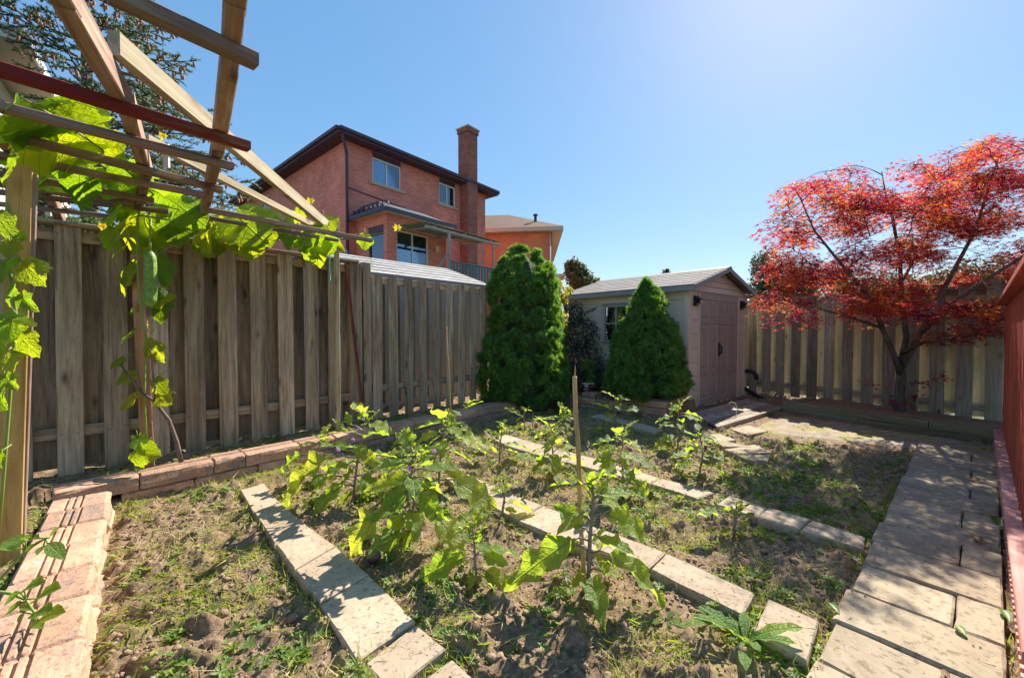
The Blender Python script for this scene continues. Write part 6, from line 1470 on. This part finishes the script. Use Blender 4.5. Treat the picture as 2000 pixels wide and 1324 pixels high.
# ================================================================== GROUND COVER, CLODS, GRASS, CLIPPINGS (nobody could count them)
rng = np.random.default_rng(21)
def sample(n, near=True):
    """points on open soil, denser towards the camera"""
    x = rng.uniform(X0 + .05, X1 - .05, n * 4); u = rng.uniform(0, 1, n * 4) ** (1.5 if near else 1.0); y = Y0 + (Y1 - Y0) * u
    px = 1000 + FPX * x / np.maximum(y, .2); ok = (px > -120) & (px < 2080) & (y > 1.15)
    ok &= ~inpoly(x, y, PATHPOLY, .0)
    rail = (x - 4.95) * .658 + (y - 4.17) * -.753; ok &= rail < -.03
    for k, q in SLABS: ok &= ~inpoly(x, y, q, -.01)
    wd_ = (x - WALL0.x) * WN.x + (y - WALL0.y) * WN.y; s_ = (x - WALL0.x) * WD.x + (y - WALL0.y) * WD.y
    ok &= ~((wd_ < .012) & (wd_ > -.22) & (s_ > -.5) & (s_ < 4.95))
    w2 = (x - W2A.x) * W2N.x + (y - W2A.y) * W2N.y; ok &= ~((w2 < .012) & (w2 > -.28) & (s_ > -3.2) & (wd_ > -.1))
    fd = (x - (-6.034 + .888 * y)) * .748; ok &= fd > .06
    pa = (x - 2.03) * .72 + (y - 5.42) * .69; pb_ = (x - 2.03) * -.69 + (y - 5.42) * .72; ok &= ~((pa > -.02) & (pa < .23) & (y > 5.3) & (y < 6.7) & (x < 2.2)); ok &= ~((pb_ > -1) & (pa > -.02) & (x > 1.9) & (y > 5.4) & (x < 2.7))
    sx = (x - 2.62) * .762 + (y - 6.08) * .648; sy = (x - 2.62) * -.648 + (y - 6.08) * .762; ok &= ~((sx > -.03) & (sy > -.03))
    rq_ = inpoly(x, y, rq, .03); ok &= ~rq_
    ok &= ~(inpoly(x, y, DIRTPOLY, .03) & (rng.uniform(0, 1, len(x)) < .93))
    tt = (x - t0.x) * tn.x + (y - t0.y) * tn.y; ok &= ~((tt > -.02) & (x > 3.3))
    return x[ok][:n], y[ok][:n]
def patch(x, y, sc, seed, lo, hi): f = fbm(x * sc, y * sc, seed, 3) - .05 * (np.asarray(x) > 1.9) * (seed in (31, 41, 61, 91)); return np.clip((f - lo) / (hi - lo), 0, 1)
# clods
ico = bmesh.new(); bmesh.ops.create_icosphere(ico, subdivisions=1, radius=1.0); iv = np.array([tuple(v.co) for v in ico.verts]); it = np.array([[v.index for v in f.verts] for f in ico.faces]); ico.free()
ico = bmesh.new(); bmesh.ops.create_icosphere(ico, subdivisions=2, radius=1.0); iv2 = np.array([tuple(v.co) for v in ico.verts]); it2 = np.array([[v.index for v in f.verts] for f in ico.faces]); ico.free()
parts = []
for var in range(8):
    big = var < 2; bv, bt = (iv2, it2) if big else (iv, it); q = bv * (1 + .5 * (np.array([[noise.noise(V(p) * (1.7 if big else 1.2) + V((var * 9, 0, 0)))] for p in bv]))) * np.array([1, 1, .7])
    x, y = sample(420 if big else 5500); k = rng.uniform(0, 1, len(x)) < .25 + .75 * patch(x, y, 2.2, 77, .4, .6); x, y = x[k], y[k]
    r = rng.uniform(.009, .022, len(x)) if big else .0025 + .010 * rng.uniform(0, 1, len(x)) ** 2.5
    pos = np.stack([x, y, soil_zs(x, y) + r * .2], 1); nr = np.stack([rng.normal(0, .25, len(x)), rng.normal(0, .25, len(x)), np.ones(len(x))], 1); parts.append(scatter(q, bt, frames(pos, nr, r)))
x, y = sample(60000); k = (y < 4.2) & (rng.uniform(0, 1, len(x)) < .2 + .6 * patch(x, y, 3.1, 55, .42, .6)); x, y = x[k][:13000], y[k][:13000]; q = iv * (1 + .45 * np.array([[noise.noise(V(p) * 1.6)] for p in iv]))
parts.append(scatter(q, it, frames(np.stack([x, y, soil_zs(x, y) + .002], 1), rng.normal(0, 1, (len(x), 3)), .0016 + .0045 * rng.uniform(0, 1, len(x)) ** 2)))
v, f = join_np(parts); link('soil_clods', np_mesh('soil_clods', v, f, M['clod']), kind='stuff', label='loose soil clods scattered over the vegetable bed'); print('clod tris', len(f))
# blades
def blade(bend, w_=.05):
    vs = []
    for i in range(4): t = i / 3; y = bend * t * t; z = t * math.sqrt(max(.05, 1 - bend * bend * .6)); hw = w_ * (1 - t) ; vs += [(-hw, y, z), (hw, y, z)] if i < 3 else [(0, y, z)]
    return np.array(vs), np.array([(0, 1, 3), (0, 3, 2), (2, 3, 5), (2, 5, 4), (4, 5, 6)])
def scatter_patch(name, mat, tmpl, n, size, pat, flat_=False, label=None, lift=.0, fn=None, wjit=.45):
    parts = []
    for tv, tf in tmpl:
        x, y = sample(n)
        k = rng.uniform(0, 1, len(x)) < pat(x, y); x, y = x[k], y[k]; s_ = size * rng.uniform(.5, 1.4, len(x))
        nr = np.stack([rng.normal(0, wjit, len(x)), rng.normal(0, wjit, len(x)), np.full(len(x), .12 if flat_ else 1.0)], 1)
        if flat_: nr[:, :2] = rng.normal(0, 1, (len(x), 2)); nr[:, 2] = np.abs(rng.normal(0, .18, len(x)))
        parts.append(scatter(tv, tf, frames(np.stack([x, y, soil_zs(x, y) + lift], 1), nr, s_)))
    v, f = join_np(parts); link(name, np_mesh(name, v, f, mat), kind='stuff', label=label); print(name, len(f))
far = lambda x, y: np.clip((y - 1.0) / 4, 0, 1)
PG = lambda x, y: patch(x, y, 1.5, 31, .47, .62) * patch(x, y, 5.5, 33, .42, .6)
scatter_patch('grass', M['grass'], [blade(.3), blade(.7), blade(1.0)], 20000, .045, lambda x, y: PG(x, y) * .5, label='grass blades sprouting in patches over the soil')
scatter_patch('grass_clippings', M['straw'], [blade(.15, .03), blade(.5, .03)], 30000, .07, lambda x, y: .05 + .7 * patch(x, y, 2.4, 41, .47, .58) * patch(x, y, 9, 43, .4, .6), flat_=True, lift=.006, label='dry grass clippings strewn over the soil')
scatter_patch('green_clippings', M['grass'], [blade(.2, .05), blade(.6, .05)], 30000, .05, lambda x, y: .02 + .9 * patch(x, y, 2.0, 61, .49, .58) * patch(x, y, 8, 63, .4, .58), flat_=True, lift=.008, label='fresh green clippings lying between the plants')
def ros():
    vs = [(0, 0, 0)]; fs = []
    for i in range(6):
        a = i * 1.047 + .2 * (i % 2); r = 1 - .25 * (i % 2); d = np.array([math.cos(a), math.sin(a)]); s_ = np.array([-d[1], d[0]]); b = len(vs)
        vs += [(*(d * r * .55 + s_ * .24), .25), (*(d * r), .2), (*(d * r * .55 - s_ * .24), .25)]; fs += [(0, b, b + 1), (0, b + 1, b + 2)]
    return np.array(vs), np.array(fs)
scatter_patch('ground_cover', M['cover'], [ros()], 24000, .026, lambda x, y: .015 + .9 * patch(x, y, 1.7, 91, .5, .6) * patch(x, y, 6, 93, .42, .58), wjit=.3, lift=.006, label='low leafy ground cover between the eggplants')
# pebbles and bark bits on the slabs are left to the material; tufts at slab edges
ex, ey = [], []
for k, q in SLABS:
    for i in range(4):
        a, b = q[i], q[(i + 1) % 4]
        for j in range(int((a - b).length * 60)):
            p = a.lerp(b, rng.uniform()); c = (q[0] + q[2]) / 2; o_ = (p - c).normalized() * rng.uniform(.004, .04); ex.append(p.x + o_.x); ey.append(p.y + o_.y)
for s_ in np.arange(0, 5, .012):
    if fbm(s_ * 3, 0, 3, 2) > .45: p = path_pt(s_, PATH_W + abs(rng.normal(0, .025))); ex.append(p.x); ey.append(p.y)
for s_ in np.arange(0, 4.6, .02):
    if fbm(s_ * 4, 9, 3, 2) > .55: p = path_pt(s_, -.02 + rng.normal(0, .008)); ex.append(p.x); ey.append(p.y)
ex, ey = np.array(ex), np.array(ey); k = rng.uniform(0, 1, len(ex)) < .25 + .6 * patch(ex, ey, 4, 15, .45, .6); ex, ey = ex[k], ey[k]
parts = [scatter(*blade(b_), frames(np.stack([ex, ey, soil_zs(ex, ey) - .004], 1), np.stack([rng.normal(0, .4, len(ex)), rng.normal(0, .4, len(ex)), np.ones(len(ex))], 1), rng.uniform(.025, .075, len(ex)))) for b_ in (.4, .9)]
v, f = join_np(parts); link('edge_grass', np_mesh('edge_grass', v, f, M['grass']), kind='stuff', label='thin grass growing in the joints beside slabs and path')

# crumbs of soil and bits of straw lying on the slabs and the path
sx_, sy_, sz_ = [], [], []
for k, q in SLABS + [('path', [path_pt(s_, PATH_W), path_pt(s_, 0), path_pt(s_ + .6, 0), path_pt(s_ + .6, PATH_W)]) for s_ in np.arange(0, 4.2, .6)]:
    for i in range(26 if k != 'path' else 22):
        u, v_ = rng.uniform(.03, .97), rng.beta(.45, .55) * .94 + .03; p = q[0].lerp(q[1], v_).lerp(q[3].lerp(q[2], v_), u); sx_.append(p.x); sy_.append(p.y); sz_.append((.053 if k == 'path' else SL_Z) + .001)
pos = np.stack([sx_, sy_, sz_], 1); n_ = len(pos); k = rng.uniform(0, 1, n_) < .62
v, f = scatter(iv * np.array([1, .8, .6]), it, frames(pos[k], np.tile([0, 0, 1.0], (k.sum(), 1)), .0015 + .0055 * rng.uniform(0, 1, k.sum()) ** 2)); link('soil_crumbs', np_mesh('soil_crumbs', v, f, M['clod']), kind='stuff', label='soil crumbs spilled onto the slabs')
k = ~k; nr = rng.normal(0, 1, (k.sum(), 3)); nr[:, 2] = np.abs(nr[:, 2]) * .08; v, f = scatter(*blade(.3, .05), frames(pos[k] + np.array([0, 0, .003]), nr, rng.uniform(.015, .05, k.sum()))); link('straw_bits', np_mesh('straw_bits', v, f, M['straw']), kind='stuff', label='bits of straw lying on the slabs and path')
